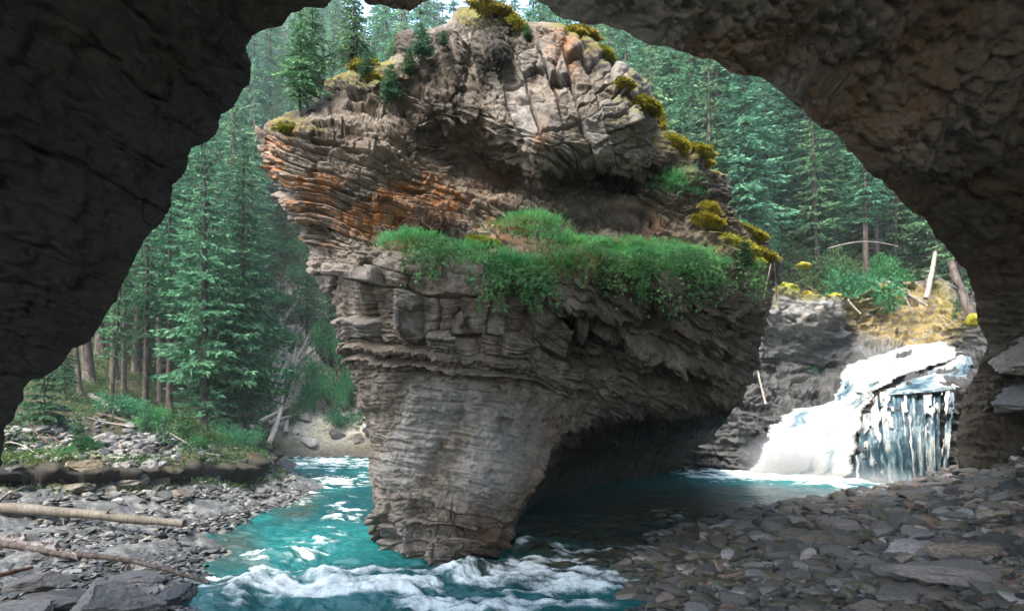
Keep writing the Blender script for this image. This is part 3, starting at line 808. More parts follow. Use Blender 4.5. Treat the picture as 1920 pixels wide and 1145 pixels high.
# ---------------------------------------------------------------- waterfall
t = NT("falling_water")
g1 = t.noise(1.0, 6, 0.7, t.mapped((6, 6, 1.3))); g2 = t.noise(1.0, 5, 0.75, t.mapped((22, 22, 6)))
th = t.math('ADD', t.attr("thick"), t.math('MULTIPLY', t.math('SUBTRACT', t.math('ADD', t.math('MULTIPLY', g1, 0.5), t.math('MULTIPLY', g2, 0.5)), 0.5), 2.0), clamp=True)
c = t.ramp(th, [(0.10, (0.02, 0.045, 0.062)), (0.38, (0.075, 0.13, 0.15)), (0.62, (0.21, 0.235, 0.23)), (0.9, (0.335, 0.33, 0.30))])
M['fall'] = t.done(c, 0.4, t.bump(t.math('ADD', g1, g2), 0.3, 0.04), 0.3)
tp = t.n("ShaderNodeBsdfTransparent"); mx = t.n("ShaderNodeMixShader")
cv = t.math('ADD', t.math('MULTIPLY', t.attr("cover"), 2.2), t.math('MULTIPLY', t.math('SUBTRACT', g2, 0.5), 2.4))
t.l(t.ramp(cv, [(0.35, 0.0), (0.75, 1.0)]), mx.inputs[0]); t.l(tp.outputs[0], mx.inputs[1]); t.l(t.b.outputs[0], mx.inputs[2]); t.l(mx.outputs[0], t.out.inputs[0])
fall = tag(obj("waterfall", None), "white waterfall pouring down a stepped dark cliff into the turquoise pool", "waterfall")
FL = [(1768, 634), (1700, 648), (1640, 660), (1598, 676), (1572, 700), (1570, 738), (1532, 762), (1462, 772), (1442, 802), (1424, 848), (1400, 888), (1396, 900)]
FR = [(1812, 660), (1790, 672), (1752, 686), (1706, 698), (1668, 714), (1640, 734), (1632, 750), (1626, 780), (1616, 820), (1606, 860), (1598, 900), (1596, 914)]


def resamp(pts, v):
    a = np.array(pts, float)
    q = np.linspace(0, 1, len(a))
    return np.stack([np.interp(v, q, a[:, 0]), np.interp(v, q, a[:, 1])], -1)


def sheet(name, LL, RR, nv, nu, lift, amp, seed, stretch=(2.4, 0.7), thr=None, thick=1.0, jag=7, bulge=0.25):
    v = np.linspace(0, 1, nv); uu = np.linspace(0, 1, nu)
    a, b = resamp(LL, v), resamp(RR, v)
    ks = np.ones(13) / 13
    sm1 = lambda z: np.stack([np.convolve(np.pad(z[:, i], 6, mode='edge'), ks, 'valid') for i in (0, 1)], -1)
    a, b = sm1(a), sm1(b)
    jl = fbm(np.stack([v * 22, v * 0, v * 0], -1), 4, seed) * jag
    jr = fbm(np.stack([v * 22, v * 0 + 5, v * 0], -1), 4, seed + 1) * jag
    a = a + np.stack([jl, 0.4 * jl], -1); b = b + np.stack([jr, 0.4 * jr], -1)
    q = a[:, None] * (1 - uu[None, :, None]) + b[:, None] * uu[None, :, None]
    dd = cl_depth(q[..., 0], q[..., 1]) - lift - bulge * np.sin(uu * math.pi)[None] ** 0.6
    Bq = P(q[..., 0], q[..., 1], dd)
    Nq = grid_normals(Bq)
    L = np.linalg.norm(Bq[:, nu // 2][1:] - Bq[:, nu // 2][:-1], axis=-1).sum()
    Wd = np.linalg.norm(Bq[nv // 2, -1] - Bq[nv // 2, 0])
    fl = np.stack([uu[None] * Wd * stretch[0] + 0 * q[..., 0], v[:, None] * L * stretch[1] + 0 * q[..., 0], 0 * q[..., 0]], -1)
    wob = fbm(fl * 0.5, 3, seed + 7)
    fl[..., 0] += 0.35 * wob
    n1 = fbm(fl, 5, seed + 2)
    n2 = fbm(fl * 3.1, 4, seed + 3)
    Vq = Bq + Nq * (amp * (n1 + 0.4 * n2))[..., None]
    tk = np.clip(thick * 0.8 + 0.45 * n1 + 0.25 * n2, 0, 1)
    F = grid_faces(nv, nu)
    if thr is not None:
        fmask = (n1 + 0.45 * n2 + thr(uu[None] + 0 * n1, v[:, None] + 0 * n1)).reshape(-1)
        F = F[(fmask[F] > 0).all(1)]
    eu = np.minimum(uu, 1 - uu)[None] / .17
    ev = np.minimum(v / .05, np.clip((1.02 - v) / .06, 0, 1))[:, None]
    me = raw_mesh(name, Vq, F, dict(thick=tk, cover=np.clip(np.minimum(eu, ev), 0, 1)))
    return obj(name, me, M['fall'], fall)


sheet("chute", FL, FR, 260, 190, 0.62, 0.035, 301, thick=1.2)
sheet("apron", [(1798, 664), (1764, 684), (1722, 702), (1680, 722), (1652, 742)], [(1824, 664), (1824, 690), (1814, 712), (1802, 724), (1792, 732)], 90, 140, 0.24, 0.03, 311, thick=0.85, jag=3)
C_T = [(1572, 822), (1600, 800), (1625, 765), (1650, 735), (1690, 720), (1740, 720), (1795, 720)]
C_B = [(1535, 912), (1590, 912), (1630, 915), (1670, 917), (1710, 917), (1745, 915), (1775, 908)]
for k, (lf, am, th0) in enumerate([(0.12, 0.05, 9.0), (0.22, 0.04, -0.30)]):
    nv, nu = 170, 330
    sheet("curtain", [C_T[0], C_B[0]], [C_T[-1], C_B[-1]], 2, 2, 1, 0, 1) if False else None
    v = np.linspace(0, 1, nv)[:, None]; uu = np.linspace(0, 1, nu)[None]
    tp = resamp(C_T, uu[0]); bt = resamp(C_B, uu[0])
    q = tp[None] * (1 - v[..., None]) + bt[None] * v[..., None]
    dtop = cl_depth(tp[:, 0], tp[:, 1]); dd = dtop[None] * (1 - v) + np.minimum(dtop - 0.35, cl_depth(bt[:, 0], bt[:, 1]))[None] * v
    dd = np.minimum(dd, cl_depth(q[..., 0], q[..., 1])) - lf - 0.25 * np.sin(v * math.pi)
    Bq = P(q[..., 0], q[..., 1], dd)
    Nq = grid_normals(Bq)
    fl = np.stack([uu * 3.4 * 4.6 + 0 * v, v * 3.0 * 0.42 + 0 * uu, 0 * uu + 0 * v], -1)
    fl[..., 0] += 0.5 * fbm(fl * 0.35, 3, 320 + k)
    n1 = fbm(fl, 4, 321 + k); n2 = fbm(fl * np.array([2.3, 7.0, 1]), 4, 323 + k); n1 = fbm(fl * np.array([1.7, 1.0, 1]) + 4, 4, 325 + k)
    Vq = Bq + Nq * (am * (n1 + 0.6 * n2))[..., None]
    F = grid_faces(nv, nu)
    gap = -(9.0 if k == 0 else 0.2) * sst(.84, .90, uu + 0.05 * n1) 
    m = (n1 + 0.65 * n2 + th0 + 0.45 * np.exp(-v / 0.10) + gap - 0.12 * sst(0.3, 1, v) * 0).reshape(-1)
    F = F[(m[F] > 0).all(1)]
    me = raw_mesh("curtain", Vq, F, dict(thick=np.clip((0.30 if k == 0 else 0.62) + 0.45 * n1 + 0.30 * n2 + 0.4 * np.exp(-v / .06), 0, 1), cover=np.clip(np.minimum(np.minimum(uu, 1 - uu) / .05 + 0 * v, (1.03 - v) / .1), 0, 1) * (1.0 if k == 0 else .45)))
    obj("curtain", me, M['fall'], fall)

# spray: soft drifting mist at the foot of the fall
mt = bpy.data.materials.new("spray_mist"); mt.use_nodes = True
mn = mt.node_tree; mn.nodes.remove(mn.nodes["Principled BSDF"])
tc = mn.nodes.new("ShaderNodeTexCoord"); gr = mn.nodes.new("ShaderNodeTexGradient"); gr.gradient_type = 'SPHERICAL'
nz = mn.nodes.new("ShaderNodeTexNoise"); nz.inputs["Scale"].default_value = 2.2; nz.inputs["Detail"].default_value = 4
m1 = mn.nodes.new("ShaderNodeMath"); m1.operation = 'MULTIPLY'; m2 = mn.nodes.new("ShaderNodeMath"); m2.operation = 'MULTIPLY'; m2.inputs[1].default_value = 2.2
pv = mn.nodes.new("ShaderNodeVolumePrincipled"); pv.inputs["Color"].default_value = (.92, .97, .97, 1)
mn.links.new(tc.outputs["Object"], gr.inputs[0]); mn.links.new(tc.outputs["Object"], nz.inputs["Vector"])
mn.links.new(gr.outputs["Fac"], m1.inputs[0]); mn.links.new(nz.outputs["Fac"], m1.inputs[1]); mn.links.new(m1.outputs[0], m2.inputs[0]); mn.links.new(m2.outputs[0], pv.inputs["Density"])
mn.links.new(pv.outputs[0], mn.nodes["Material Output"].inputs["Volume"])
for q, sc in [((1478, 862, 21.0), (1.7, .9, 1.0)), ((1640, 905, 19.0), (1.9, .5, .5))]:
    bm = bmesh.new(); bmesh.ops.create_icosphere(bm, subdivisions=3, radius=1); sm_ = bpy.data.meshes.new("spray"); bm.to_mesh(sm_); bm.free(); sm_.materials.append(mt)
    o = obj("spray", sm_, None, fall, P(*q)); o.scale = sc

# ---------------------------------------------------------------- stones
def ico(sub):
    bm = bmesh.new()
    bmesh.ops.create_icosphere(bm, subdivisions=sub, radius=1)
    v = np.array([q.co[:] for q in bm.verts]); f = np.array([[q.index for q in fa.verts] for fa in bm.faces])
    bm.free()
    return v, f


ICO = {k: ico(k) for k in (2, 3, 4, 5)}


def stone_geo(seed, sub, dims=(1, .7, .4), cuts=11):
    r = np.random.default_rng(seed)
    v, f = ICO[sub]
    v = v.copy() * 1.25
    for k in range(cuts):
        n = r.normal(size=3); n /= np.linalg.norm(n)
        if k < 2: n = np.array([0, 0, 1 - 2 * k]) + 0.12 * n; n /= np.linalg.norm(n)
        dd = r.uniform(0.55, 0.9)
        v -= np.clip(v @ n - dd, 0, None)[:, None] * n
    v += (0.03 * fbm((v * 2.5 + seed).astype(f32), 3, seed)[:, None] if sub < 4 else (0.07 * fbm((v * [2.2, 2.2, 5] + seed).astype(f32), 5, seed) + 0.05 * (worley((v * [2.6, 2.6, 5] + seed).astype(f32), seed, .8)[2] - .5))[:, None]) * v
    return v * np.array(dims), f


def stone_mesh(name, seed, sub=3, dims=(1, .7, .4), mat='stone', cuts=11):
    v, f = stone_geo(seed, sub, dims, cuts)
    me = raw_mesh(name, v, f, smooth=False)
    me.materials.append(M[mat])
    return me


def tint_mat(name, dark, mid, light, moss=0.0, rough=0.6):
    t = NT(name)
    t.pos(True)
    a1 = t.noise(2.2, 6, 0.65); a2 = t.noise(11, 5, 0.7); a3 = t.noise(45, 3, .7)
    info = t.n("ShaderNodeObjectInfo")
    base = t.ramp(t.math('ADD', t.math('MULTIPLY', a2, 0.6), t.math('MULTIPLY', a3, 0.4)), [(0.36, dark), (0.52, mid), (0.68, light)])
    hs = t.n("ShaderNodeHueSaturation")
    t.l(base, hs.inputs["Color"])
    t.l(t.math('ADD', t.math('MULTIPLY', info.outputs["Random"], 0.9), 0.55), hs.inputs["Value"])
    c = hs.outputs[0]
    warm = t.mix(1.0, c, (1.14, 1.0, 0.86), 'MULTIPLY')
    rr = t.math('FRACT', t.math('MULTIPLY', info.outputs["Random"], 7.31))
    c = t.mix(t.ramp(rr, [(0.45, 0.0), (0.9, 1.0)]), c, warm)
    if moss:
        geo = t.n("ShaderNodeNewGeometry")
        sx = t.n("ShaderNodeSeparateXYZ"); t.l(geo.outputs["Normal"], sx.inputs[0])
        mm = t.math('MULTIPLY', t.ramp(sx.outputs[2], [(0.2, 0.0), (0.7, 1.0)]), t.ramp(a1, [(0.42, 0.0), (0.58, moss)]))
        c = t.mix(mm, c, t.ramp(a2, [(0.3, (0.035, 0.035, 0.008)), (0.7, (0.12, 0.10, 0.018))]))
    return t.done(c, rough, t.bump(t.math('ADD', a2, a3), 0.4, 0.02), 0.4)


M['stone'] = tint_mat("bank_stone", (0.058, 0.052, 0.044), (0.135, 0.125, 0.108), (0.26, 0.245, 0.215))
M['mossy'] = tint_mat("mossy_stone", (0.05, 0.045, 0.035), (0.11, 0.10, 0.08), (0.20, 0.19, 0.16), moss=0.95)
M['pale_stone'] = tint_mat("pale_stone", (0.14, 0.135, 0.13), (0.26, 0.25, 0.235), (0.40, 0.385, 0.36))
M['red_stone'] = tint_mat("red_stone", (0.13, 0.05, 0.025), (0.26, 0.11, 0.05), (0.36, 0.2, 0.11), rough=0.35)
M['dark_stone'] = tint_mat("dark_stone", (0.04, 0.038, 0.036), (0.085, 0.08, 0.078), (0.16, 0.155, 0.15), rough=0.4)


def h1(x, y):
    return float(height(np.array([float(x)]), np.array([float(y)]))[0])


def ground_at(px_, py_, d0=None):
    """walk along the line of sight of a photo pixel to the ground"""
    ds = np.geomspace(4.5, 70, 900)
    p = P(px_, py_, ds)
    g = height(p[:, 0], p[:, 1])
    i = np.argmax(p[:, 2] <= g)
    return Vector((p[i, 0], p[i, 1], g[i])), ds[i]


SM = [stone_mesh("stone", 500 + k, 3, (1, random.uniform(.65, .9), random.uniform(.38, .7)), 'stone', 11 if k % 2 else 6) for k in range(9)]
SMM = [stone_mesh("stone", 520 + k, 3, (1, random.uniform(.6, .85), random.uniform(.3, .5)), 'mossy') for k in range(5)]
SMP = [stone_mesh("stone", 530 + k, 3, (1, random.uniform(.6, .85), random.uniform(.25, .4)), 'pale_stone') for k in range(4)]


def put_stone(me, x, y, size, dz=0.0, label=None, group=None, rz=None, tilt=0.18, name="stone", sc=(1, 1, 1)):
    o = obj(name, me)
    o.location = (x, y, h1(x, y) + dz * size)
    o.rotation_euler = (random.uniform(-tilt, tilt), random.uniform(-tilt, tilt), random.uniform(0, 6.28) if rz is None else rz)
    o.scale = (size * sc[0], size * sc[1], size * sc[2])
    tag(o, label, "stone" if name == "stone" else "boulder", group)
    return o


# stones of their own look
def put_px(me, qx_, qy_, wpx, label, name="boulder", rz=0.3, tilt=.1, sc=(1, 1, 1), dz=0.15, cat=None):
    p, dd = ground_at(qx_, qy_)
    o = put_stone(me, p.x, p.y, wpx / F0 * dd * 0.5, dz, label, None, rz, tilt, name, sc)
    if cat: o['category'] = cat
    return o


BM_ = lambda seed, dims, mat, cuts=11: stone_mesh("boulder", seed, 5, dims, mat, cuts)
put_px(BM_(601, (1, .55, .34), 'stone', 9), 1806, 1046, 118, "long dark slab block lying on the upper right of the gravel bank", "slab", 0.12, .05, dz=.2)
put_px(BM_(602, (1, .75, .16), 'pale_stone', 9), 1800, 1085, 200, "wide flat pale slab below the dark block on the gravel bank", "slab", -0.25, .06, dz=.12)
put_px(BM_(603, (1, .7, .2), 'stone', 9), 1690, 1118, 120, "flat grey slab tilted beside the pale slab on the gravel", "slab", 0.5, .12)
put_px(BM_(604, (1, .75, .3), 'pale_stone', 8), 1652, 1062, 80, "pale wedge-shaped stone standing above the mossy pebbles", "stone", 0.4, .25)
put_px(BM_(605, (1, .8, .5), 'red_stone', 12), 1291, 1033, 30, "reddish orange stone at the water's edge of the gravel", "stone", 0.1)
put_px(BM_(606, (1, .75, .5), 'mossy', 12), 1343, 1050, 58, "dark moss-capped stone right of the reddish stone", "stone", 0.1)
put_px(BM_(607, (1, .85, .7), 'mossy', 11), 1243, 1108, 46, "squarish mossy boulder where the rapids touch the gravel", "boulder", 0.1, dz=.3)
put_px(BM_(608, (1, .8, .4), 'stone', 10), 1890, 1030, 110, "broad grey rock at the right edge above the twigs", "boulder", 0.5)
put_px(BM_(609, (1, .8, .45), 'pale_stone', 10), 1735, 1040, 120, "pale rounded rock left of the long dark slab", "boulder", 0.1, dz=0)
for (a, b_, w, lb) in [(1642, 922, 32, "dark boulder in the foam below the waterfall curtain"), (1668, 912, 26, "small dark rock right behind the boulder in the foam"), (1580, 916, 24, "low wet rock in the pool left of the foam boulders")]:
    o = put_px(BM_(int(a), (1, .8, .6), 'dark_stone', 10), a, b_, w, lb, "boulder", 0.3)
    o.location.z = 0.04
# rock pile under the right wall
pile = [(1815, 893, 40), (1840, 878, 36), (1862, 872, 42), (1850, 900, 50), (1880, 890, 40), (1900, 880, 50), (1835, 915, 40), (1872, 915, 46), (1905, 905, 50), (1800, 915, 34), (1775, 922, 36), (1745, 930, 34), (1890, 930, 50), (1850, 940, 44), (1910, 950, 50), (1820, 872, 34), (1848, 862, 40), (1880, 862, 46), (1908, 858, 46)]
BPM = [BM_(640 + k, (1, .8, .55), ['stone', 'pale_stone', 'dark_stone'][k % 3], 10) for k in range(6)]
for k, (a, b_, w) in enumerate(pile):
    d_ = 15.0 + 0.02 * (900 - b_)
    p = P(a, b_, d_)
    o = obj("boulder", BPM[k % 6]); o.location = p; s_ = w / F0 * d_ * 0.55; o.scale = (s_, s_, s_)
    o.rotation_euler = (random.uniform(-.5, .5), random.uniform(-.5, .5), random.uniform(0, 6))
    tag(o, "angular boulder in the heap under the right cave wall", "boulder", "boulders heaped below the right wall")
# slabs of the ledge right of the fall
for k, (a, b_, d_, dims, lb) in enumerate([(1940, 742, 14.6, (1.0, 1.2, .3), "light-topped overhanging slab of rock right of the waterfall"), (1965, 668, 15.2, (1.15, 1.2, .6), "thick rock block resting above the light slab right of the waterfall")]):
    o = obj("rock_slab", BM_(660 + k, (1, 1, 1), 'stone', 9)); o.location = P(a, b_, d_); o.scale = dims; o.rotation_euler = (0.05, -0.12, 0.2)
    tag(o, lb, "rock")

# gravel bank: biggest stones one by one, the rest one mass
r = np.random.default_rng(77)


def in_gravel(x, y):
    edge = np.interp(y, [5.0, 7.2, 8.2, 10, 12, 14.3, 16.7, 17.8, 19.2], [0.6, 1.3, 1.6, 2.0, 3.0, 5.1, 8.2, 10.2, 12.2])
    return (x > edge) & (x < 0.80 * y + 0.8) & (y > 4.4) & (y < 19.3)


xs = r.uniform(0.6, 16, 90000); ys = 4.4 + 15 * r.random(90000) ** 1.15
ok = in_gravel(xs, ys)
xs, ys = xs[ok][:24000], ys[ok][:24000]
sz = 0.022 + 0.062 * r.random(len(xs)) ** 2.4 + 0.14 * (r.random(len(xs)) ** 9)
sz *= 0.85 + 0.3 * (ys > 9)
app = sz / ys
order = np.argsort(-app)
zs = height(xs, ys)
pxs = CX + xs / ys * F0; pys = HY + (EYE - zs) / ys * F0
vis = [i for i in order if pxs[i] < 1900 and pys[i] < 1140]
solo = []
for i in vis:
    if len(solo) >= 190: break
    if all((xs[i] - xs[j]) ** 2 + (ys[i] - ys[j]) ** 2 > (0.7 * (sz[i] + sz[j])) ** 2 for j in solo):
        solo.append(i)
big_set = set(solo)
for i in solo:
    mossy = pxs[i] < 1620 and pxs[i] < 1260 + (pys[i] - 960) * 2.2 and r.random() < 0.75
    pal = (not mossy) and pxs[i] > 1600 and r.random() < 0.4
    me_ = (SMM if mossy else SMP if pal else SM)[r.integers(0, 4)]
    lb = ("moss-stained flat stone among the wet pebbles near the rapids" if mossy else "pale dry slab stone on the right of the gravel bank" if pal else "grey angular stone lying on the gravel bank")
    put_stone(me_, xs[i], ys[i], sz[i] * 1.15, 0.22, lb, "mossy stones near the rapids" if mossy else "pale stones on the gravel bank" if pal else "grey stones on the gravel bank", tilt=.25)
GEO = [stone_geo(700 + k, 2, (1, .78, .50), 9) if k % 2 else stone_geo(700 + k, 2, (1, .86, .68), 4) for k in range(14)]


def stone_mass(name, X, Y, Z, S, mat, seed, sink=0.15):
    r = np.random.default_rng(seed)
    Vs, Fs, off = [], [], 0
    tone = []
    for i in range(len(X)):
        v, f = GEO[r.integers(0, len(GEO))]
        a = r.uniform(0, 6.28); tx, ty = r.normal(0, .22, 2)
        ca, sa = math.cos(a), math.sin(a)
        w = v * S[i]
        w = np.stack([w[:, 0] * ca - w[:, 1] * sa, w[:, 0] * sa + w[:, 1] * ca, w[:, 2] + (w[:, 0] * tx + w[:, 1] * ty)], -1)
        Vs.append(w + [X[i], Y[i], Z[i] + sink * S[i]])
        Fs.append(f + off); off += len(v)
        tone.append(np.full(len(v), r.random()))
    me = raw_mesh(name, np.concatenate(Vs), np.concatenate(Fs), dict(tone=np.concatenate(tone)), smooth=False)
    return obj(name, me, M[mat])


t = NT("gravel_mix")
a1 = t.noise(1.2, 5, .6); a2 = t.noise(25, 5, .7)
cc = t.ramp(t.attr("tone"), [(0.0, (0.03, 0.027, 0.022)), (0.3, (0.08, 0.075, 0.066)), (0.55, (0.12, 0.105, 0.07)), (0.7, (0.085, 0.08, 0.04)), (0.82, (0.19, 0.18, 0.16)), (0.93, (0.22, 0.14, 0.09)), (1.0, (0.32, 0.31, 0.29))])
cc = t.mix(1.0, cc, t.ramp(a2, [(0.3, (0.6, 0.6, 0.6)), (0.7, (1.3, 1.3, 1.3))]), 'MULTIPLY')
M['gravel'] = t.done(cc, 0.55, t.bump(a2, .4, .02), .4)
rest = np.array([i for i in range(len(xs)) if i not in big_set])
tag(stone_mass("gravel", xs[rest], ys[rest], zs[rest], sz[rest], 'gravel', 5), "loose grey and brown stones covering the gravel bank", "gravel", kind='stuff')
# half-drowned stones in the shallows
r2_ = np.random.default_rng(9)
sx = []; 
for _ in range(260):
    y = r2_.uniform(7.6, 16); e = np.interp(y, [7.2, 8.2, 10, 12, 14.3, 16.7], [1.3, 1.6, 2.0, 3.0, 5.1, 8.2])
    sx.append((e - abs(r2_.normal(0, .22)) , y))
sx = np.array(sx)
tag(stone_mass("shallows_rubble", sx[:, 0], sx[:, 1], np.full(len(sx), -.02), r2_.uniform(.05, .16, len(sx)), 'gravel', 6, 0), "wet stones breaking the shallow water beside the gravel bank", "stones", kind='stuff')
# ---------------------------------------------------------------- logs and sticks
t = NT("bare_wood")
t.pos(True)
w1 = t.noise(1.0, 6, .65, t.mapped((30, 30, 1.2))); w2 = t.noise(3, 5, .6)
c = t.ramp(t.math('ADD', t.math('MULTIPLY', w1, .6), t.math('MULTIPLY', w2, .4)), [(0.35, (0.12, 0.10, 0.075)), (0.5, (0.26, 0.23, 0.19)), (0.68, (0.42, 0.39, 0.33))])
M['bare'] = t.done(c, .8, t.bump(w1, .5, .02), .2)
t = NT("weathered_log"); t.pos(True)
w1 = t.noise(1.0, 6, .65, t.mapped((30, 30, 1.2))); w2 = t.noise(3, 5, .6)
c = t.ramp(t.math('ADD', t.math('MULTIPLY', w1, .6), t.math('MULTIPLY', w2, .4)), [(0.35, (0.05, 0.042, 0.03)), (0.52, (0.12, 0.105, 0.08)), (0.68, (0.22, 0.20, 0.16))])
M['log'] = t.done(c, .75, t.bump(w1, .5, .02), .3)
t = NT("brown_stick"); t.pos(True)
w1 = t.noise(6, 5, .6)
M['stick'] = t.done(t.ramp(w1, [(0.35, (0.05, 0.028, 0.018)), (0.65, (0.16, 0.09, 0.055))]), .7, None, .3)
t = NT("conifer_bark"); t.pos(True)
w1 = t.noise(1.0, 6, .7, t.mapped((9, 9, 2.5)))
M['bark'] = t.done(t.ramp(w1, [(0.35, (0.028, 0.022, 0.018)), (0.5, (0.075, 0.06, 0.05)), (0.68, (0.15, 0.13, 0.115))]), .9, t.bump(w1, .8, .03), .2)


def tube(pts, rad, ns=8, cap=True):
    pts = np.asarray(pts, float); rad = np.asarray(rad, float)
    n = len(pts)
    tg = np.gradient(pts, axis=0); tg /= np.linalg.norm(tg, axis=-1, keepdims=True) + 1e-9
    ref = np.where(np.abs(tg[:, 2:3]) > .9, np.array([[1., 0, 0]]), np.array([[0, 0, 1.]]))
    a = np.cross(tg, ref); a /= np.linalg.norm(a, axis=-1, keepdims=True) + 1e-9
    b = np.cross(tg, a)
    th = np.linspace(0, 2 * math.pi, ns, endpoint=False)
    V = pts[:, None] + rad[:, None, None] * (np.cos(th)[None, :, None] * a[:, None] + np.sin(th)[None, :, None] * b[:, None])
    i = np.arange(n - 1)[:, None] * ns; j = np.arange(ns)[None]
    F = np.stack([i + j, i + (j + 1) % ns, i + ns + (j + 1) % ns, i + ns + j], -1).reshape(-1, 4)
    tri = []
    if cap:
        V = np.concatenate([V.reshape(-1, 3), pts[:1], pts[-1:]])
        for k in range(ns):
            tri.append((k, (k + 1) % ns, n * ns)); tri.append(((n - 1) * ns + (k + 1) % ns, (n - 1) * ns + k, n * ns + 1))
    return V.reshape(-1, 3), F, np.array(tri, int).reshape(-1, 3)


def log(name, A_, B_, r0, r1, mat, label, cat="log", group=None, bend=0.03, stubs=4, seed=0, sag=None):
    A_, B_ = np.asarray(A_, float), np.asarray(B_, float)
    rr = np.random.default_rng(seed + 900)
    L = np.linalg.norm(B_ - A_)
    n = 18
    tq = np.linspace(0, 1, n)
    pts = A_ * (1 - tq[:, None]) + B_ * tq[:, None]
    off = rr.normal(size=3); off[1] *= .3
    pts += np.sin(tq * math.pi)[:, None] * off * bend * L * .35 + 0.05 * r0 * rr.normal(size=(n, 3))
    if sag is not None: pts += np.sin(tq * math.pi)[:, None] * np.asarray(sag)
    rad = (r0 * (1 - tq) + r1 * tq) * (1 + .04 * rr.normal(size=n))
    c0 = pts.mean(0)
    V, F, T3 = tube(pts - c0, rad, 10)
    Vs, Fs, Ts, off_ = [V], [F], [T3], len(V)
    for k in range(stubs):
        q = rr.uniform(.1, .95); i = int(q * (n - 1))
        dr = rr.normal(size=3); dr /= np.linalg.norm(dr)
        ln = rr.uniform(2, 6) * rad[i]
        v, f, t3 = tube([pts[i] - c0, pts[i] - c0 + dr * ln * .6, pts[i] - c0 + dr * ln + (B_ - A_) / L * ln * .3], [rad[i] * .3, rad[i] * .2, rad[i] * .06], 5)
        Vs.append(v); Fs.append(f + off_); Ts.append(t3 + off_); off_ += len(v)
    me = raw_mesh(name, np.concatenate(Vs), [np.concatenate(Fs), np.concatenate(Ts)])
    return tag(obj(name, me, M[mat], None, c0), label, cat, group)


def lg(name, a, b, wpx, mat, label, **k):
    """log between two photo pixels with distances"""
    return log(name, P(*a), P(*b), wpx[0] / F0 * a[2] / 2, wpx[1] / F0 * b[2] / 2, mat, label, **k)


lg("fallen_log", (-60, 948, 11.4), (346, 981, 10.7), (24, 14), 'log', "long barkless log lying across the rock shelf below the left bank", stubs=7, bend=.03)
lg("fallen_log", (75, 862, 15.6), (198, 815, 16.4), (14, 10), 'bare', "pale broken log slanting up on the left bank rubble", seed=2)
lg("fallen_log", (168, 740, 20.5), (262, 788, 19.5), (11, 8), 'bare', "pale log sloping down behind the leaning spruce trunk", seed=3)
lg("fallen_log", (180, 752, 21), (256, 796, 20), (9, 7), 'log', "grey log lying just under the pale sloping log in the forest", seed=4)
lg("fallen_log", (300, 806, 18.5), (340, 798, 19), (7, 6), 'bare', "short pale log at the foot of the dense spruces", seed=5)
lg("fallen_log", (170, 724, 24), (322, 730, 25), (6, 4), 'bare', "thin pale pole lying level between the forest trunks", seed=6)
lg("branch", (230, 852, 16), (268, 836, 16.3), (5, 3), 'bare', "short curved bare branch on the left bank rubble", seed=7, cat="branch")
lg("stick", (1382, 953, 14.0), (1722, 990, 12.2), (8, 4), 'stick', "long thin brown stick lying across the upper gravel bank", cat="stick", seed=8, bend=.02)
lg("leaning_pole", (1436, 757, 22.6), (1419, 686, 23.2), (5, 3), 'bare', "thin pale pole leaning on the cliff left of the waterfall", cat="pole", seed=9, stubs=0)
lg("fallen_log", (1656, 524, 25.4), (1738, 574, 25.0), (7, 5), 'bare', "pale log lying down the yellow slope above the waterfall", seed=10)
lg("dead_snag", (1736, 560, 25.2), (1754, 472, 26.0), (10, 7), 'bare', "broken pale snag leaning on the yellow slope", cat="snag", seed=11)
lg("branch", (1690, 545, 25.3), (1712, 588, 25.0), (4, 3), 'bare', "thin bare branch crossing under the log on the yellow slope", cat="branch", seed=12)
lg("branch", (1588, 560, 24.4), (1614, 588, 24.2), (4, 3), 'bare', "small pale stick on the cliff edge above the waterfall", cat="branch", seed=13)
lg("bent_pole", (1552, 466, 27), (1684, 462, 28), (2.6, 1.6), 'bare', "arched pale pole bent over the bright bush on the right slope", cat="pole", seed=14, stubs=0, sag=(0, 0, 0.24), bend=0)
lg("dead_tree", (1825, 600, 22.5), (1782, 490, 24), (18, 12), 'bark', "dark leaning dead trunk beside the right cave wall", cat="trunk", seed=15, stubs=6)
lg("dead_snag", (474, 540, 31), (470, 385, 31), (7, 3), 'bare', "slim pale dead trunk standing among the spruces on the left slope", cat="snag", seed=16, stubs=7, bend=.015)
lg("driftwood", (-30, 1085, 7.6), (62, 1062, 7.9), (12, 6), 'stick', "reddish broken driftwood end on the slab at bottom left", cat="driftwood", seed=22, stubs=1)
lg("driftwood", (150, 1040, 8.9), (392, 1092, 8.3), (12, 6), 'bark', "dark weathered driftwood log lying along the lower left shelf", cat="driftwood", seed=23, stubs=6, bend=.08)
lg("driftwood", (-40, 1012, 9.5), (150, 1046, 9.0), (15, 9), 'bark', "thick old log sunk in the shale at the left edge", cat="driftwood", seed=24, stubs=3, bend=.06)
lg("driftwood", (1838, 1118, 5.4), (1872, 1130, 5.4), (9, 5), 'stick', "short reddish driftwood piece among stones bottom right", cat="driftwood", seed=17, stubs=0)
lg("driftwood", (1870, 1104, 5.6), (1916, 1078, 5.7), (7, 4), 'stick', "dark stick leaning on stones at the right edge", cat="driftwood", seed=18, stubs=1)
lg("branch", (940, 438, 10.8), (890, 436, 10.5), (8, 5), 'bare', "short pale branch lying on the ledge beside the brush pile", cat="branch", seed=19)
lg("hanging_root", (1446, 494, 12.0), (1432, 560, 12.0), (3, 1.5), 'bare', "thin pale root hanging under the mossy right end of the ledge", cat="root", seed=20, stubs=1)
lg("hanging_root", (1452, 490, 12.1), (1457, 566, 12.0), (3, 1.2), 'bark', "dark root hanging beside the pale one under the ledge end", cat="root", seed=21, stubs=1)
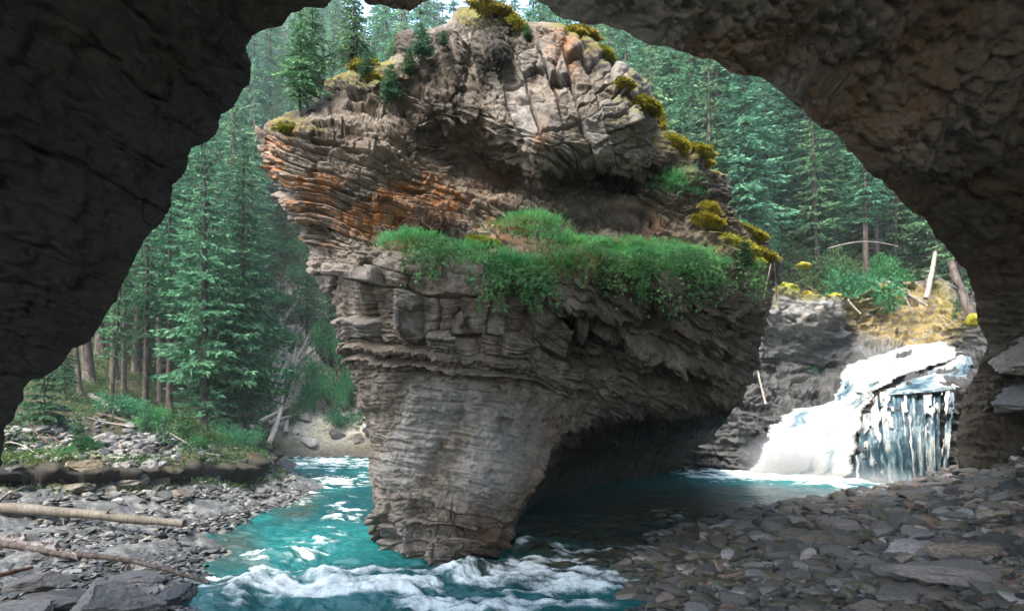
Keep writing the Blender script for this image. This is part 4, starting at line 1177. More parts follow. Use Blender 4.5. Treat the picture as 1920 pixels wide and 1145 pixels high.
# slide of bleached trunks in the gully behind the left forest
rr = np.random.default_rng(33)
for k in range(34):
    x = rr.uniform(505, 600); y = rr.uniform(585, 800)
    x = 548 + (x - 552) * 0.55 - (y - 690) * 0.13
    d0 = np.interp(y, [585, 700, 800], [39, 34, 30.5])
    a = rr.normal(24, 24); L = rr.uniform(50, 120)
    a_, b_ = (x - math.sin(R(a)) * L / 2, y + math.cos(R(a)) * L / 2), (x + math.sin(R(a)) * L / 2, y - math.cos(R(a)) * L / 2)
    A_, da = ground_at(*a_); B_, db = ground_at(*b_)
    if abs(da - db) > 9: continue
    log("fallen_log", np.array(A_) + [0, -.1, .12], np.array(B_) + [0, -.1, .22], rr.uniform(.07, .13), rr.uniform(.04, .07), 'bare', "bleached fallen trunk in the slide gully left of the pillar", "log", "bleached trunks in the slide gully", seed=200 + k, stubs=2)
# brush pile on the ledge
rr = np.random.default_rng(44)
Vs, Fs, Ts, o_ = [], [], [], 0
for k in range(420):
    cx0 = 795 + rr.normal(0, 24); cy0 = 430 - abs(rr.normal(0, 9)) - 8 * math.exp(-((cx0 - 790) / 25) ** 2)
    p0, _ = on_pillar(cx0, cy0 + 10, rr.uniform(.0, .25))
    dr = rr.normal(size=3) * [1, .5, .45]; dr /= np.linalg.norm(dr)
    L = rr.uniform(.12, .4)
    v, f, t3 = tube([p0 - dr * L / 2, p0 + rr.normal(size=3) * .02, p0 + dr * L / 2], [.006, .005, .003], 4)
    Vs.append(v); Fs.append(f + o_); Ts.append(t3 + o_); o_ += len(v)
me = raw_mesh("brush_pile", np.concatenate(Vs), [np.concatenate(Fs), np.concatenate(Ts)])
tag(obj("brush_pile", me, M['stick']), "tangled heap of dry brown twigs on the ledge above the grass", "brush pile")

# ---------------------------------------------------------------- foliage materials
def leaf_mat(name, c0, c1, c2, transl=0.3, scale=1.2, var=0.5, objc=True):
    t = NT(name)
    t.pos(objc)
    n1 = t.noise(scale, 4, .6); n2 = t.noise(scale * 9, 3, .6)
    info = t.n("ShaderNodeObjectInfo")
    c = t.ramp(t.math('ADD', t.math('MULTIPLY', n1, .55), t.math('MULTIPLY', n2, .45)), [(0.36, c0), (0.5, c1), (0.66, c2)])
    hs = t.n("ShaderNodeHueSaturation")
    t.l(c, hs.inputs["Color"])
    t.l(t.math('ADD', t.math('MULTIPLY', info.outputs["Random"], var), 1 - var / 2), hs.inputs["Value"])
    t.l(t.math('ADD', t.math('MULTIPLY', t.math('FRACT', t.math('MULTIPLY', info.outputs["Random"], 5.7)), 0.05), 0.475), hs.inputs["Hue"])
    t.b.inputs["Transmission Weight"].default_value = 0
    t.done(hs.outputs[0], .6, None, .25)
    tr = t.n("ShaderNodeBsdfTranslucent"); t.l(hs.outputs[0], tr.inputs[0])
    mx = t.n("ShaderNodeMixShader"); mx.inputs[0].default_value = transl
    t.l(t.b.outputs[0], mx.inputs[1]); t.l(tr.outputs[0], mx.inputs[2]); t.l(mx.outputs[0], t.out.inputs[0])
    return t.m


M['needle'] = leaf_mat("spruce_needles", (0.02, 0.065, 0.040), (0.055, 0.165, 0.086), (0.13, 0.31, 0.155), .3, .8, .6)
M['fir'] = leaf_mat("fir_needles", (0.02, 0.06, 0.03), (0.05, 0.13, 0.06), (0.09, 0.21, 0.09), .3, 1.5, .3)
M['bush'] = leaf_mat("bush_leaves", (0.02, 0.09, 0.035), (0.045, 0.19, 0.07), (0.09, 0.30, 0.11), .4, 1.5, .3)
M['grass'] = leaf_mat("ledge_grass", (0.06, 0.20, 0.06), (0.14, 0.42, 0.14), (0.34, 0.60, 0.22), .4, 2.0, .1)
M['leaf'] = leaf_mat("trailing_leaves", (0.03, 0.10, 0.035), (0.09, 0.25, 0.08), (0.24, 0.44, 0.15), .35, 3.0, .1)
M['cover'] = leaf_mat("ground_cover", (0.02, 0.05, 0.02), (0.05, 0.11, 0.035), (0.12, 0.16, 0.04), .35, .6, .2)
M['mosscush'] = leaf_mat("moss_cushion", (0.075, 0.08, 0.008), (0.24, 0.235, 0.018), (0.46, 0.41, 0.04), .2, 5.0, .3)


M['needle_pale'] = leaf_mat("pale_spruce_needles", (0.03, 0.075, 0.035), (0.09, 0.20, 0.09), (0.20, 0.37, 0.17), .3, .8, .6)


def cards(C, D, L, Wd, seed, curl=0.0):
    """leaf-shaped quads: centre-base C, direction D (unit), length, width -> V, F"""
    r = np.random.default_rng(seed)
    n = len(C)
    a = np.cross(D, r.normal(size=(n, 3))); a /= np.linalg.norm(a, axis=-1, keepdims=True) + 1e-9
    L = np.broadcast_to(L, n)[:, None]; Wd = np.broadcast_to(Wd, n)[:, None]
    tip = C + D * L - np.array([0, 0, curl]) * L
    midp = C + D * L * .45
    V = np.stack([C, midp + a * Wd / 2, tip, midp - a * Wd / 2], 1).reshape(-1, 3)
    F = np.arange(4 * n).reshape(n, 4)
    return V, F


def conifer(seed, H, base, Rm, whorls, per, dens=1.0, droop=0.35, kind='needle', power=.8, trunk_r=None, dead=10, ragged=.35):
    r = np.random.default_rng(seed)
    n = 14
    tq = np.linspace(0, 1, n)
    bend = r.normal(0, .012 * H, 2)
    pts = np.stack([bend[0] * np.sin(tq * 2.5), bend[1] * np.sin(tq * 2.2), tq * H - .3 * (tq == 0)], -1)
    r0 = trunk_r or H * .012
    rad = r0 * (1 - tq) ** .8 + .006
    rad[0] *= 1.3
    TV, TF, TT = tube(pts, rad, 8)
    TVs, TFs, TTs, off = [TV], [TF], [TT], len(TV)
    ax = lambda z: np.array([np.interp(z, pts[:, 2], pts[:, 0]), np.interp(z, pts[:, 2], pts[:, 1]), z])
    for k in range(dead):
        z = r.uniform(.12, max(base, .2) + .1) * H; p0 = ax(z); a = r.uniform(0, 6.28); ln = r.uniform(.25, .7) * Rm
        e = p0 + np.array([math.cos(a) * ln, math.sin(a) * ln, -ln * r.uniform(.1, .5)])
        v, f, t3 = tube([p0, (p0 + e) / 2 + [0, 0, .05 * ln], e], [.018, .012, .004], 4)
        TVs.append(v); TFs.append(f + off); TTs.append(t3 + off); off += len(v)
    C, D, L, Wd = [], [], [], []
    az = r.uniform(0, 6.28)
    for w in range(whorls):
        q = (w + r.uniform(-.35, .35)) / whorls
        z = (base + (1 - base) * np.clip(q, 0, 1) ** .95) * H
        env = (1 - (z / H - base) / (1 - base)) ** power
        low = np.clip((z / H - base) / .12, .45, 1)
        for b in range(per):
            az += 2.4 + r.normal(0, .3)
            ln = Rm * env * low * (1 - ragged * r.random()) + .05 * Rm
            if r.random() < .06: ln *= .4
            nseg = max(3, int(ln / (.16 if H > 5 else .05 * H / 2)))
            nseg = min(nseg, 12)
            s = np.linspace(.12, 1, nseg)
            up = .25 * (1 - env) + r.normal(0, .07)
            zz = ln * (up * s - droop * s ** 1.6 + .22 * droop * s ** 4 * 1.6)
            dir2 = np.array([math.cos(az), math.sin(az)])
            p = ax(z) + np.stack([dir2[0] * ln * s, dir2[1] * ln * s, zz], -1)
            tang = np.gradient(p, axis=0); tang /= np.linalg.norm(tang, axis=-1, keepdims=True) + 1e-9
            side = np.array([-dir2[1], dir2[0], 0])
            for sg in (-1, 1):
                tl = (ln * .34 * (1.15 - s) + .07 * ln * .6 + .06) * r.uniform(.6, 1.2, nseg)
                td = tang * .65 + sg * side * .75 + np.array([0, 0, -.25]) + r.normal(0, .12, (nseg, 3))
                td /= np.linalg.norm(td, axis=-1, keepdims=True)
                m = max(1, int(round(3 * dens)))
                for j in range(m):
                    c0 = p + td * tl[:, None] * (j / m)
                    dd = td + r.normal(0, .28, (nseg, 3)) + np.array([0, 0, -.12]); dd /= np.linalg.norm(dd, axis=-1, keepdims=True)
                    C.append(c0); D.append(dd); L.append(tl / m * 1.5 + .05 * ln); Wd.append((tl / m * .42 + .012 * H ** .5) * r.uniform(.7, 1.2, nseg))
            C.append(p); dd = tang + r.normal(0, .15, (nseg, 3)); dd /= np.linalg.norm(dd, axis=-1, keepdims=True)
            D.append(dd); L.append(np.full(nseg, ln / nseg * 1.6)); Wd.append(np.full(nseg, .05 + .012 * H ** .5))
            e = p[-1]
            if ln > .5:
                v, f, t3 = tube([ax(z), p[nseg // 2], p[-1]], [.012 + .008 * ln, .008 + .004 * ln, .003], 4, False)
                TVs.append(v); TFs.append(f + off); TTs.append(t3 + off); off += len(v)
    # leader
    for k in range(10):
        C.append(np.array([[pts[-1, 0], pts[-1, 1], H * (1 - .006 * k)]])); dd = np.array([[r.normal(0, .4), r.normal(0, .4), .7]]); D.append(dd / np.linalg.norm(dd)); L.append(np.array([.02 * H])); Wd.append(np.array([.006 * H]))
    V, F = cards(np.concatenate(C), np.concatenate(D), np.concatenate(L), np.concatenate(Wd), seed)
    TT_ = [q for q in TTs if len(q)]
    tm = raw_mesh("trunk", np.concatenate(TVs), [np.concatenate(TFs)] + ([np.concatenate(TT_)] if TT_ else []))
    cm = raw_mesh("crown", V, F, smooth=False)
    tm.materials.append(M['bark']); cm.materials.append(M[kind])
    return H, tm, cm


def place_tree(proto, loc, H, label, cat, name="spruce", group=None, rz=None, lean=(0, 0), wide=1.0):
    h0, tm, cm = proto
    e = obj(name, None, None, None, loc)
    k = H / h0
    e.scale = (k * wide, k * wide, k)
    e.rotation_euler = (lean[0], lean[1], random.uniform(0, 6.28) if rz is None else rz)
    tag(e, label, cat, group)
    obj("trunk", tm, None, e); obj("crown", cm, None, e)
    return e


DENSE = [conifer(800 + k, 12, .10, 1.75 + .25 * (k % 3), 34, 6, 1.0, .38 + .05 * k % .1, dead=8) for k in range(4)]
TALL = [conifer(810 + k, 14, .32, 1.7, 30, 5, .9, .42, dead=26, ragged=.5) for k in range(4)]
DENSE += [conifer(850 + k, 12, .08, 1.5, 26, 6, 1.0, .25, 'needle_pale', dead=6, ragged=.5) for k in range(2)]
TALL += [conifer(855 + k, 14, .25, 2.0, 26, 5, .9, .55, 'needle_pale', dead=30, ragged=.6) for k in range(2)]
SPARSE = [conifer(820 + k, 14, .52, 1.5, 20, 5, .8, .5, dead=34, ragged=.6) for k in range(3)]
SMALL = [conifer(830 + k, 2.4, .05, .75, 15, 6, .7, .25, 'fir', dead=2, trunk_r=.03) for k in range(3)]
THIN = [conifer(840 + k, 2.8, .12, .80, 19, 4, .6, .62, 'needle_pale', dead=14, trunk_r=.024, ragged=.6) for k in range(3)]

# ---- spruces one can tell apart
near = [  # px, base py, d, top py, proto, label, lean
    (382, 832, 19.0, 170, DENSE[0], "tallest dense dark spruce at the shelf end of the left bank", 0),
    (462, 842, 20.0, 250, DENSE[1], "dense spruce nearest the river on the left bank", 0),
    (425, 836, 21.0, 300, DENSE[2], "spruce squeezed between the two dense riverside spruces", 0),
    (272, 790, 20.5, 300, TALL[0], "tall spruce with bare lower trunk in the middle of the left bank", 0),
    (205, 800, 19.5, 420, TALL[1], "spruce whose thin trunk leans right above the pale broken log", .09),
    (152, 768, 21.0, 380, TALL[2], "thick leaning spruce trunk near the dark cave edge", .12),
    (318, 800, 21.5, 290, TALL[3], "slim spruce just left of the tallest dense spruce", 0),
    (232, 772, 22.5, 350, SPARSE[0], "bare-stemmed thin spruce behind the sloping logs", 0),
    (300, 775, 23.0, 330, SPARSE[1], "bare-stemmed spruce in the shade of the left forest", 0),
    (84, 838, 16.0, 690, SMALL[0], "small bushy fir under the dark cave edge on the left", 0),
    (122, 770, 20.0, 560, DENSE[3], "low-branched spruce half hidden by the cave edge", 0),
    (272, 838, 17.0, 770, SMALL[1], "young fir in the green patch on the left bank", 0),
    (345, 868, 17.0, 790, SMALL[2], "young pale fir at the right end of the rubble", 0),
    (310, 905, 15.8, 835, SMALL[1], "small drooping fir at the undercut bank edge", 0.1),
    (145, 900, 15.0, 820, SMALL[2], "spindly grey-green fir among the bank rubble", 0),
    (490, 620, 33.0, 480, DENSE[3], "yellow-green young spruce beside the pale dead trunk", 0),
    (655, 770, 31.8, 590, TALL[1], "spruce rising from the far bank close against the pillar", 0),
    (575, 650, 36.5, 430, DENSE[0], "dense spruce at the top right of the slide gully", 0),
    (622, 700, 34.5, 500, DENSE[2], "spruce between the gully spruces and the pillar", 0),
    (1392, 418, 27.0, 112, TALL[0], "tallest lone spruce right of the pillar's shoulder", 0),
    (1302, 300, 28.0, -60, SPARSE[0], "straight bare spruce trunk behind the moss on the pillar's right side", 0),
    (1255, 240, 29.0, -60, SPARSE[1], "spruce trunk just behind the pillar's upper right edge", 0.03),
    (1332, 320, 30.0, -30, SPARSE[2], "thin spruce trunk between the two straight bare trunks", -.03),
    (1440, 440, 26.0, 220, TALL[2], "spruce right of the tallest lone spruce on the right slope", 0),
    (1560, 450, 29.0, 180, DENSE[0], "dense spruce under the cave roof above the bent pole", 0),
    (1690, 440, 31.0, 330, DENSE[2], "spruce with a visible trunk right of the bright bush", 0),
    (1790, 560, 24.5, 400, TALL[3], "thin spruce against the right cave wall", .05),
]
for (a, by, d_, ty, pr, lb, ln) in near:
    p = P(a, by, d_)
    g = h1(p[0], p[1])
    H = (by - ty) / F0 * d_
    p[2] = min(p[2], g + .4) if g < p[2] else g - .1
    place_tree(pr, p, H + 0.1, lb, "tree", "fir" if pr in SMALL else "spruce", lean=(0, ln))
# on the pillar
for (a, by, ty, pr, lb, off) in [(566, 214, 14, THIN[0], "slim drooping spruce on the pillar's left shoulder, the taller left one", .1), (592, 190, 0, THIN[1], "slim spruce just right of its taller neighbour on the pillar's shoulder", .1),
                                 (662, 132, -40, THIN[2], "broad thin spruce growing on the pillar's mossy left crest", .0), (704, 118, 0, THIN[0], "sparse spruce behind the pillar's left crest", -.5),
                                 (800, 130, 62, SMALL[0], "small green fir below the pillar's dark summit knob", .15), (772, 150, 100, SMALL[1], "smaller fir left of the green fir below the summit knob", .15),
                                 (745, 190, 120, SMALL[2], "fir bush hanging over the dark hole on the pillar's face", .15), (690, 150, 100, SMALL[0], "low fir bush on the moss of the left crest", .1),
                                 (840, 105, 75, SMALL[1], "tiny fir clinging to the side of the summit knob", .12), (1375, 500, 440, SMALL[2], "small blue-green fir under the moss at the ledge's right end", .15), (990, 70, 40, SMALL[0], "tiny fir at the summit's right edge", .1)]:
    p, n_ = on_pillar(a, by, off)
    d_ = p[1]
    place_tree(pr, p - np.array([0, 0, .05]), (by - ty) / F0 * d_, lb, "tree", "fir" if pr in SMALL else "spruce", wide=1.15 if pr in THIN else 1.4)

# ---- forest on the slopes
from mathutils.geometry import intersect_point_line
rimpoly = [(a, b) for a, b, _ in RIM]


def inside(poly, x, y):
    c = False
    j = len(poly) - 1
    for i in range(len(poly)):
        xi, yi = poly[i]; xj, yj = poly[j]
        if (yi > y) != (yj > y) and x < (xj - xi) * (y - yi) / (yj - yi) + xi: c = not c
        j = i
    return c


def seen(qx_, qy_):
    if not (0 <= qx_ <= 1920 and 0 <= qy_ <= 1145) or not inside(rimpoly, qx_, qy_): return False
    return not (15 < qy_ < 1060 and prof(PIL_L, qy_) < qx_ < prof(PIL_R, qy_))


rf = np.random.default_rng(55)
cand = rf.uniform([-48, 21], [44, 78], (9000, 2))
cand = cand[np.argsort(cand[:, 1] + rf.uniform(0, 6, len(cand)))]
cz = height(cand[:, 0], cand[:, 1])
kept = []
cnt = dict(l=0, r=0, c=0)
for (x, y), z in zip(cand, cz):
    if z < 1.0: continue
    if ((x + 11.0 - (y - 36) * -.40) / 2.9) ** 2 < 1 and 27 < y < 43: continue
    if x > -5 and y < 25.5: continue
    if 9.5 < x < 19.5 and y < 28.5: continue
    if -10 < x < -5 and y < 31.5: continue
    if -14 < x < -5 and y < 24: continue
    qx_ = CX + x / y * F0
    H = rf.uniform(8.5, 15) * (0.9 if y < 30 else 1.05)
    if 640 < qx_ < 1080: H = rf.uniform(13, 19)
    pt = [HY - (z + k * H - EYE) / y * F0 for k in (.1, .45, .75, .93)]
    vis_ = sum(seen(qx_, q) for q in pt)
    if vis_ < 1: continue
    side = 'l' if qx_ < 640 else 'r' if qx_ > 1080 else 'c'
    sp = (1.15 if y < 34 else 1.7 if y < 50 else 2.5) * (1.2 if side == 'c' else 1)
    if any((x - a) ** 2 + (y - b) ** 2 < sp * sp for a, b in kept): continue
    side = 'l' if qx_ < 640 else 'r' if qx_ > 1080 else 'c'
    if cnt[side] >= dict(l=132, r=96, c=32)[side]: continue
    cnt[side] += 1
    kept.append((x, y))
    pr = (DENSE + TALL + ([SPARSE[0]] if side == 'l' else SPARSE))[rf.integers(0, 13 if side == 'l' else 15)]
    lb, gp = dict(l=("green spruce in the crowded forest on the slope left of the pillar", "spruces on the left slope"), r=("green spruce in the misty forest on the slope right of the pillar", "spruces on the right slope"), c=("far spruce showing above the pillar's summit", "spruces above the summit"))[side]
    place_tree(pr, (x, y, z - .2), H, lb, "tree", "spruce", gp, wide=rf.uniform(.85, 1.2))

# ---- bushes
def bush_mesh(seed, n, size, mat, leafsz=.09, rough=.5):
    r = np.random.default_rng(seed)
    ncl = 9
    cc = r.normal(0, .38, (ncl, 3)) * [1, 1, .55] + [0, 0, .5]
    k = r.integers(0, ncl, n)
    dv = r.normal(size=(n, 3)); dv /= np.linalg.norm(dv, axis=-1, keepdims=True)
    rr_ = .34 * r.random(n) ** .4
    C = cc[k] + dv * rr_[:, None]
    C[:, 2] = np.abs(C[:, 2])
    D = dv + r.normal(0, .6, (n, 3)) + [0, 0, .3]; D /= np.linalg.norm(D, axis=-1, keepdims=True)
    V, F = cards(C * size, D, r.uniform(.6, 1.3, n) * leafsz, r.uniform(.4, .6, n) * leafsz, seed)
    sv, sf, st, off = [], [], [], len(V)
    for q in cc:
        v, f, t3 = tube([[0, 0, 0], q * size * .5 + [0, 0, .05], q * size], [.02, .014, .006], 4, False)
        sv.append(v); sf.append(f + off); off += len(v)
    me = raw_mesh("bush", np.concatenate([V] + sv), [F] + sf, smooth=False)
    me.materials.append(M[mat])
    return me


BB = [bush_mesh(860 + k, 2600, 1.0, 'bush') for k in range(3)]
BF = [bush_mesh(870 + k, 1800, 1.0, 'cover', .08) for k in range(3)]
for (a, by, d_, w, h, k, lb) in [(1610, 535, 26.2, 120, 90, 0, "large bright green bush above the yellow slope"), (1650, 520, 27, 80, 70, 1, "bright bush right behind the large one on the right slope"), (1570, 520, 27, 90, 70, 2, "bright bush left of the large one above the cliff edge"),
                                 (1545, 560, 25, 60, 46, 1, "low green shrub on the grey cliff edge"), (1500, 550, 25, 50, 40, 0, "small shrub between moss clumps on the cliff edge"), (1830, 620, 21.5, 36, 36, 2, "yellow-green tuft of shrub at the right wall above the fall"),
                                 (230, 800, 19, 90, 46, 0, "round green bush behind the pale log on the left bank"), (300, 846, 18, 80, 40, 1, "low bush in the middle of the green bank"), (400, 880, 17.6, 80, 44, 2, "bush by the undercut near the shelf"), (440, 866, 19, 70, 50, 0, "bush at the foot of the riverside spruces"),
                                 (165, 868, 15, 40, 40, 1, "small bright shrub above the rubble stones"), (490, 862, 21, 60, 40, 2, "green shrub overhanging the shelf tip"), (350, 850, 18, 70, 40, 2, "shrub left of the dense spruces"), (372, 925, 16.3, 50, 30, 1, "shrub hanging over the undercut edge"),
                                 (60, 925, 13.5, 60, 34, 2, "grey-green shrub in front of the bank at the left"), (110, 905, 14, 50, 30, 0, "low shrub beside the rubble at left"), (655, 720, 31, 50, 60, 1, "bright shrub on the far bank beside the pillar"), (640, 800, 30.5, 50, 34, 0, "yellow-green shrub low on the far bank"), (575, 720, 32, 60, 60, 0, "bright brush filling the lower slide gully"), (600, 670, 34, 60, 60, 1, "bright leafy bush halfway up the slide gully"), (556, 560, 42, 70, 50, 0, "bright bush high in the slide gully"), (540, 520, 46, 70, 60, 1, "bright bush at the very top of the gully strip"), (575, 600, 40, 50, 50, 0, "bright bush under the top of the slide gully"), (530, 690, 35, 50, 40, 0, "bright low bush left of the bleached trunks"), (640, 690, 33, 60, 80, 1, "tall bright bush next to the pillar on the far bank"), (550, 790, 30.5, 44, 30, 2, "shrub above the pale far shore"), (590, 770, 31, 60, 50, 1, "green shrub at the foot of the far spruces"),
                                 (520, 610, 38, 60, 30, 0, "green patch of brush at the top of the slide gully"), (610, 740, 31.5, 40, 50, 0, "leafy shrub climbing the far bank")]:
    p = P(a, by, d_)
    g = h1(p[0], p[1])
    o = obj("bush", (BB if k != 2 else BF + BB)[k % 3], None, None, (p[0], p[1], max(min(p[2], g + .6), g - .1)))
    s_ = w / F0 * d_ / 1.5
    o.scale = (s_, s_, h / F0 * d_ / 1.0); o.rotation_euler = (0, 0, random.uniform(0, 6))
    tag(o, lb, "bush")

# ---- ground cover on the banks and slopes
def cover(name, n, xr, yr, ok, leaf, mat, seed, label, clump=.18, hgt=.25):
    r = np.random.default_rng(seed)
    x = r.uniform(*xr, n); y = r.uniform(*yr, n)
    m = ok(x, y); x, y = x[m], y[m]
    k = 7
    x = (x[:, None] + r.normal(0, clump, (len(x), k))).ravel(); y = (y[:, None] + r.normal(0, clump, (len(y), k))).ravel()
    z = height(x, y)
    C = np.stack([x, y, z + hgt * r.random(len(x)) ** 2 - .02], -1)
    D = r.normal(size=C.shape) * [1, 1, .4] + [0, 0, .55]; D /= np.linalg.norm(D, axis=-1, keepdims=True)
    s_ = r.uniform(.6, 1.3, len(x)) * leaf
    V, F = cards(C, D, s_, s_ * .45, seed)
    tag(obj(name, raw_mesh(name, V, F, smooth=False), M[mat]), label, "plants", kind='stuff')


def okbank(x, y):
    sd, _, _ = bank_side(x, y)
    p = np.stack([x, y, 0 * x], -1)
    return (sd > .1) & (fbm(p * .8, 3, 401) > -.25 - .5 * (x > -9)) & (((x + 9.2) / 1.6) ** 2 + ((y - 15.6) / 1.4) ** 2 > 1)


cover("undergrowth", 13000, (-16, -6), (12.0, 26), okbank, .075, 'cover', 402, "low green plants covering the left bank")
cover("bank_fringe", 11000, (-15, -6), (10.5, 22), lambda x, y: (bank_side(x, y)[0] > -.42) & (bank_side(x, y)[0] < .5), .085, 'cover', 405, "grass and moss hanging over the undercut bank edge", .08, .16)
cover("hill_undergrowth", 12000, (-30, -3), (27, 50), lambda x, y: (height(x, y) > 1.6) & ~((np.abs(x + 11.2 + (y - 36) * .40) < 1.3) & (y < 37)), .28, 'cover', 403, "brush covering the far slope left of the pillar", .5, .6)
cover("slope_undergrowth", 12000, (4, 28), (26.5, 48), lambda x, y: height(x, y) > 5, .26, 'cover', 404, "brush covering the slope right of the pillar", .5, .6)

# ---------------------------------------------------------------- the ledge's grass and trailing leaves
M['dry'] = leaf_mat("dry_grass", (0.10, 0.10, 0.03), (0.22, 0.21, 0.07), (0.36, 0.33, 0.13), .3, 3.0, .1)


def blades(name, zones, n, mat, label, seed, length=(.08, .19)):
    r = np.random.default_rng(seed)
    w = np.array([z[2] * z[3] * z[4] for z in zones], float); w /= w.sum()
    Vs = []
    for k in r.choice(len(zones), n, p=w):
        cx0, cy0, rx0, ry0, _ = zones[k]
        gx_, gy_ = r.normal(0, .55, 2)
        q = min(1.6, math.hypot(gx_, gy_))
        qx_, qy_ = cx0 + rx0 * gx_, cy0 + ry0 * gy_
        p0, n_ = on_pillar(qx_, qy_, 0)
        mound = .15 * math.exp(-1.5 * q * q)
        p0 = p0 + n_ * mound * r.random() ** .5 + np.array([0, 0, .02])
        L = r.uniform(*length)
        d0 = np.array([r.normal(0, .5), -.5 + r.normal(0, .4), .8 + r.normal(0, .3)]); d0 /= np.linalg.norm(d0)
        side = np.cross(d0, [r.normal(), r.normal(), r.normal()]); side /= np.linalg.norm(side)
        wv = side * .0055
        p1 = p0 + d0 * L * .5
        p2 = p1 + (d0 * .6 + np.array([0, -.35, -.65]) * r.uniform(.2, 1.1)) * L * .5
        Vs.append([p0 - wv, p0 + wv, p1 + wv * .9, p1 - wv * .9, p2, p2])
    V = np.array(Vs).reshape(-1, 3)
    i = np.arange(n) * 6
    Fq = np.stack([i, i + 1, i + 2, i + 3], -1); Ft = np.stack([i + 3, i + 2, i + 4], -1)
    tag(obj(name, raw_mesh(name, V, [Fq, Ft]), M[mat]), label, "grass", kind='stuff')


blades("grass", [(770, 453, 58, 12, 1), (1000, 432, 56, 15, 1), (1090, 455, 66, 13, 1), (1190, 464, 95, 13, 1), (1285, 476, 52, 13, 1), (965, 502, 66, 14, 1), (1190, 484, 120, 14, .8), (1335, 496, 34, 12, .8), (1120, 478, 60, 14, .7), (880, 480, 60, 16, .35), (1060, 500, 40, 20, .4), (1270, 505, 70, 18, .5)], 18500, 'grass', "lush green grass along the pillar's ledge", 411)
blades("dry_grass", [(1000, 440, 80, 14, 1), (1180, 462, 150, 12, 1), (1100, 500, 150, 30, 1), (770, 470, 50, 12, .6)], 2600, 'dry', "dry yellow stalks standing in the ledge grass", 414, (.1, .24))
blades("hanging_grass", [(1260, 345, 34, 22, 1), (1300, 365, 12, 20, .5)], 1100, 'grass', "tuft of green grass on the strata at the pillar's right", 412, (.08, .18))


def trailing(name, zones, n, label, seed, leaf=.05):
    r = np.random.default_rng(seed)
    w = np.array([z[2] * z[3] * z[4] for z in zones], float); w /= w.sum()
    C, D = [], []
    for k in r.choice(len(zones), n, p=w):
        cx0, cy0, rx0, ry0, _ = zones[k]
        # leaves gather on stems that hang down
        sx_ = cx0 + rx0 * np.clip(r.normal(0, .5), -1, 1); 
        sx_ = round(sx_ / 7) * 7 + r.normal(0, 2.2)
        hang = (hrand(np.array(int(sx_ / 7)), np.array(k), np.array(0), seed) * .8 + .35)
        qy_ = cy0 - ry0 + 2 * ry0 * r.random() ** 1.2 * hang
        q = min(1, math.hypot((sx_ - cx0) / rx0, (qy_ - cy0) / ry0 * .6))
        p0, n_ = on_pillar(sx_, qy_, 0)
        nn_ = n_ + np.array([0, -.5, -.1])
        C.append(p0 + nn_ * (.03 + .38 * (1 - q * q) * r.random() ** .6))
        dd = np.array([r.normal(0, .6), -.4 + r.normal(0, .4), -.25 + r.normal(0, .5)]); D.append(dd / np.linalg.norm(dd))
    s_ = r.uniform(.4, 1.6, n) * leaf
    V, F = cards(np.array(C), np.array(D), s_, s_ * .55, seed)
    tag(obj(name, raw_mesh(name, V, F, smooth=False), M['leaf']), label, "plants", kind='stuff')


trailing("trailing_leaves", [(812, 500, 54, 36, 1), (868, 515, 24, 24, .35), (930, 536, 44, 34, 1), (1002, 545, 40, 36, 1), (1108, 505, 42, 24, .8), (1180, 524, 70, 34, 1), (1268, 522, 66, 40, 1), (1322, 534, 28, 30, .8), (1388, 530, 32, 38, .7)], 7800, "small leaves trailing over the front of the pillar's ledge", 413, .052)

# ---------------------------------------------------------------- moss cushions
MC = [(1218, 185, 26, 12, 40, "moss cushion at the top of the chain on the pillar's right shoulder"), (1236, 208, 20, 12, 60, "moss cushion second from the top of the right shoulder chain"), (1205, 205, 26, 12, 30, "moss cushion left of the chain on the grey blocks"), (1244, 228, 16, 12, 70, "moss cushion at the lower end of the right shoulder chain"), (1170, 160, 16, 7, 20, "small moss strip on the pale block edge"),
      (1268, 270, 26, 15, 25, "fat yellow moss cushion at the foot of the upper boulder"), (1300, 288, 24, 12, 20, "yellow moss cushion right of the fat one"), (1328, 300, 14, 10, 20, "moss cushion on the corner of the right terrace"), (1312, 398, 20, 13, 10, "dome of moss above the ledge's right end"), (1305, 430, 28, 12, 15, "moss dome just below the other dome near the ledge"),
      (1375, 462, 46, 17, 18, "long thick moss roll along the ledge's right end"), (1430, 478, 30, 11, 18, "moss roll at the very right tip of the ledge"), (1400, 438, 34, 9, 25, "thin mossy strip above the long moss roll"), (1108, 480, 16, 9, 20, "brownish moss patch in the ledge grass"), (1420, 490, 14, 4, 0, "thin orange moss strip under the long moss roll"),
      (555, 240, 44, 11, 14, "yellow moss mat on the pillar's left tip"), (690, 130, 30, 7, 0, "yellow moss mat on the left crest"), (700, 148, 18, 5, 10, "small moss strip below the left crest mat"), (930, 30, 46, 10, 15, "moss cap on the pillar's summit"), (975, 48, 20, 7, 30, "moss patch sliding off the summit cap"), (1110, 68, 26, 8, 25, "moss patch on the upper boulder's top edge"), (1075, 66, 18, 6, 10, "small moss patch left of the top edge patch"), (1140, 100, 18, 6, 40, "moss streak down the upper boulder's right edge"), (905, 460, 24, 5, 10, "yellow moss strip on the bed beside the brush pile"), (915, 468, 24, 4, 10, "thin yellow strip below the moss strip by the brush pile")]
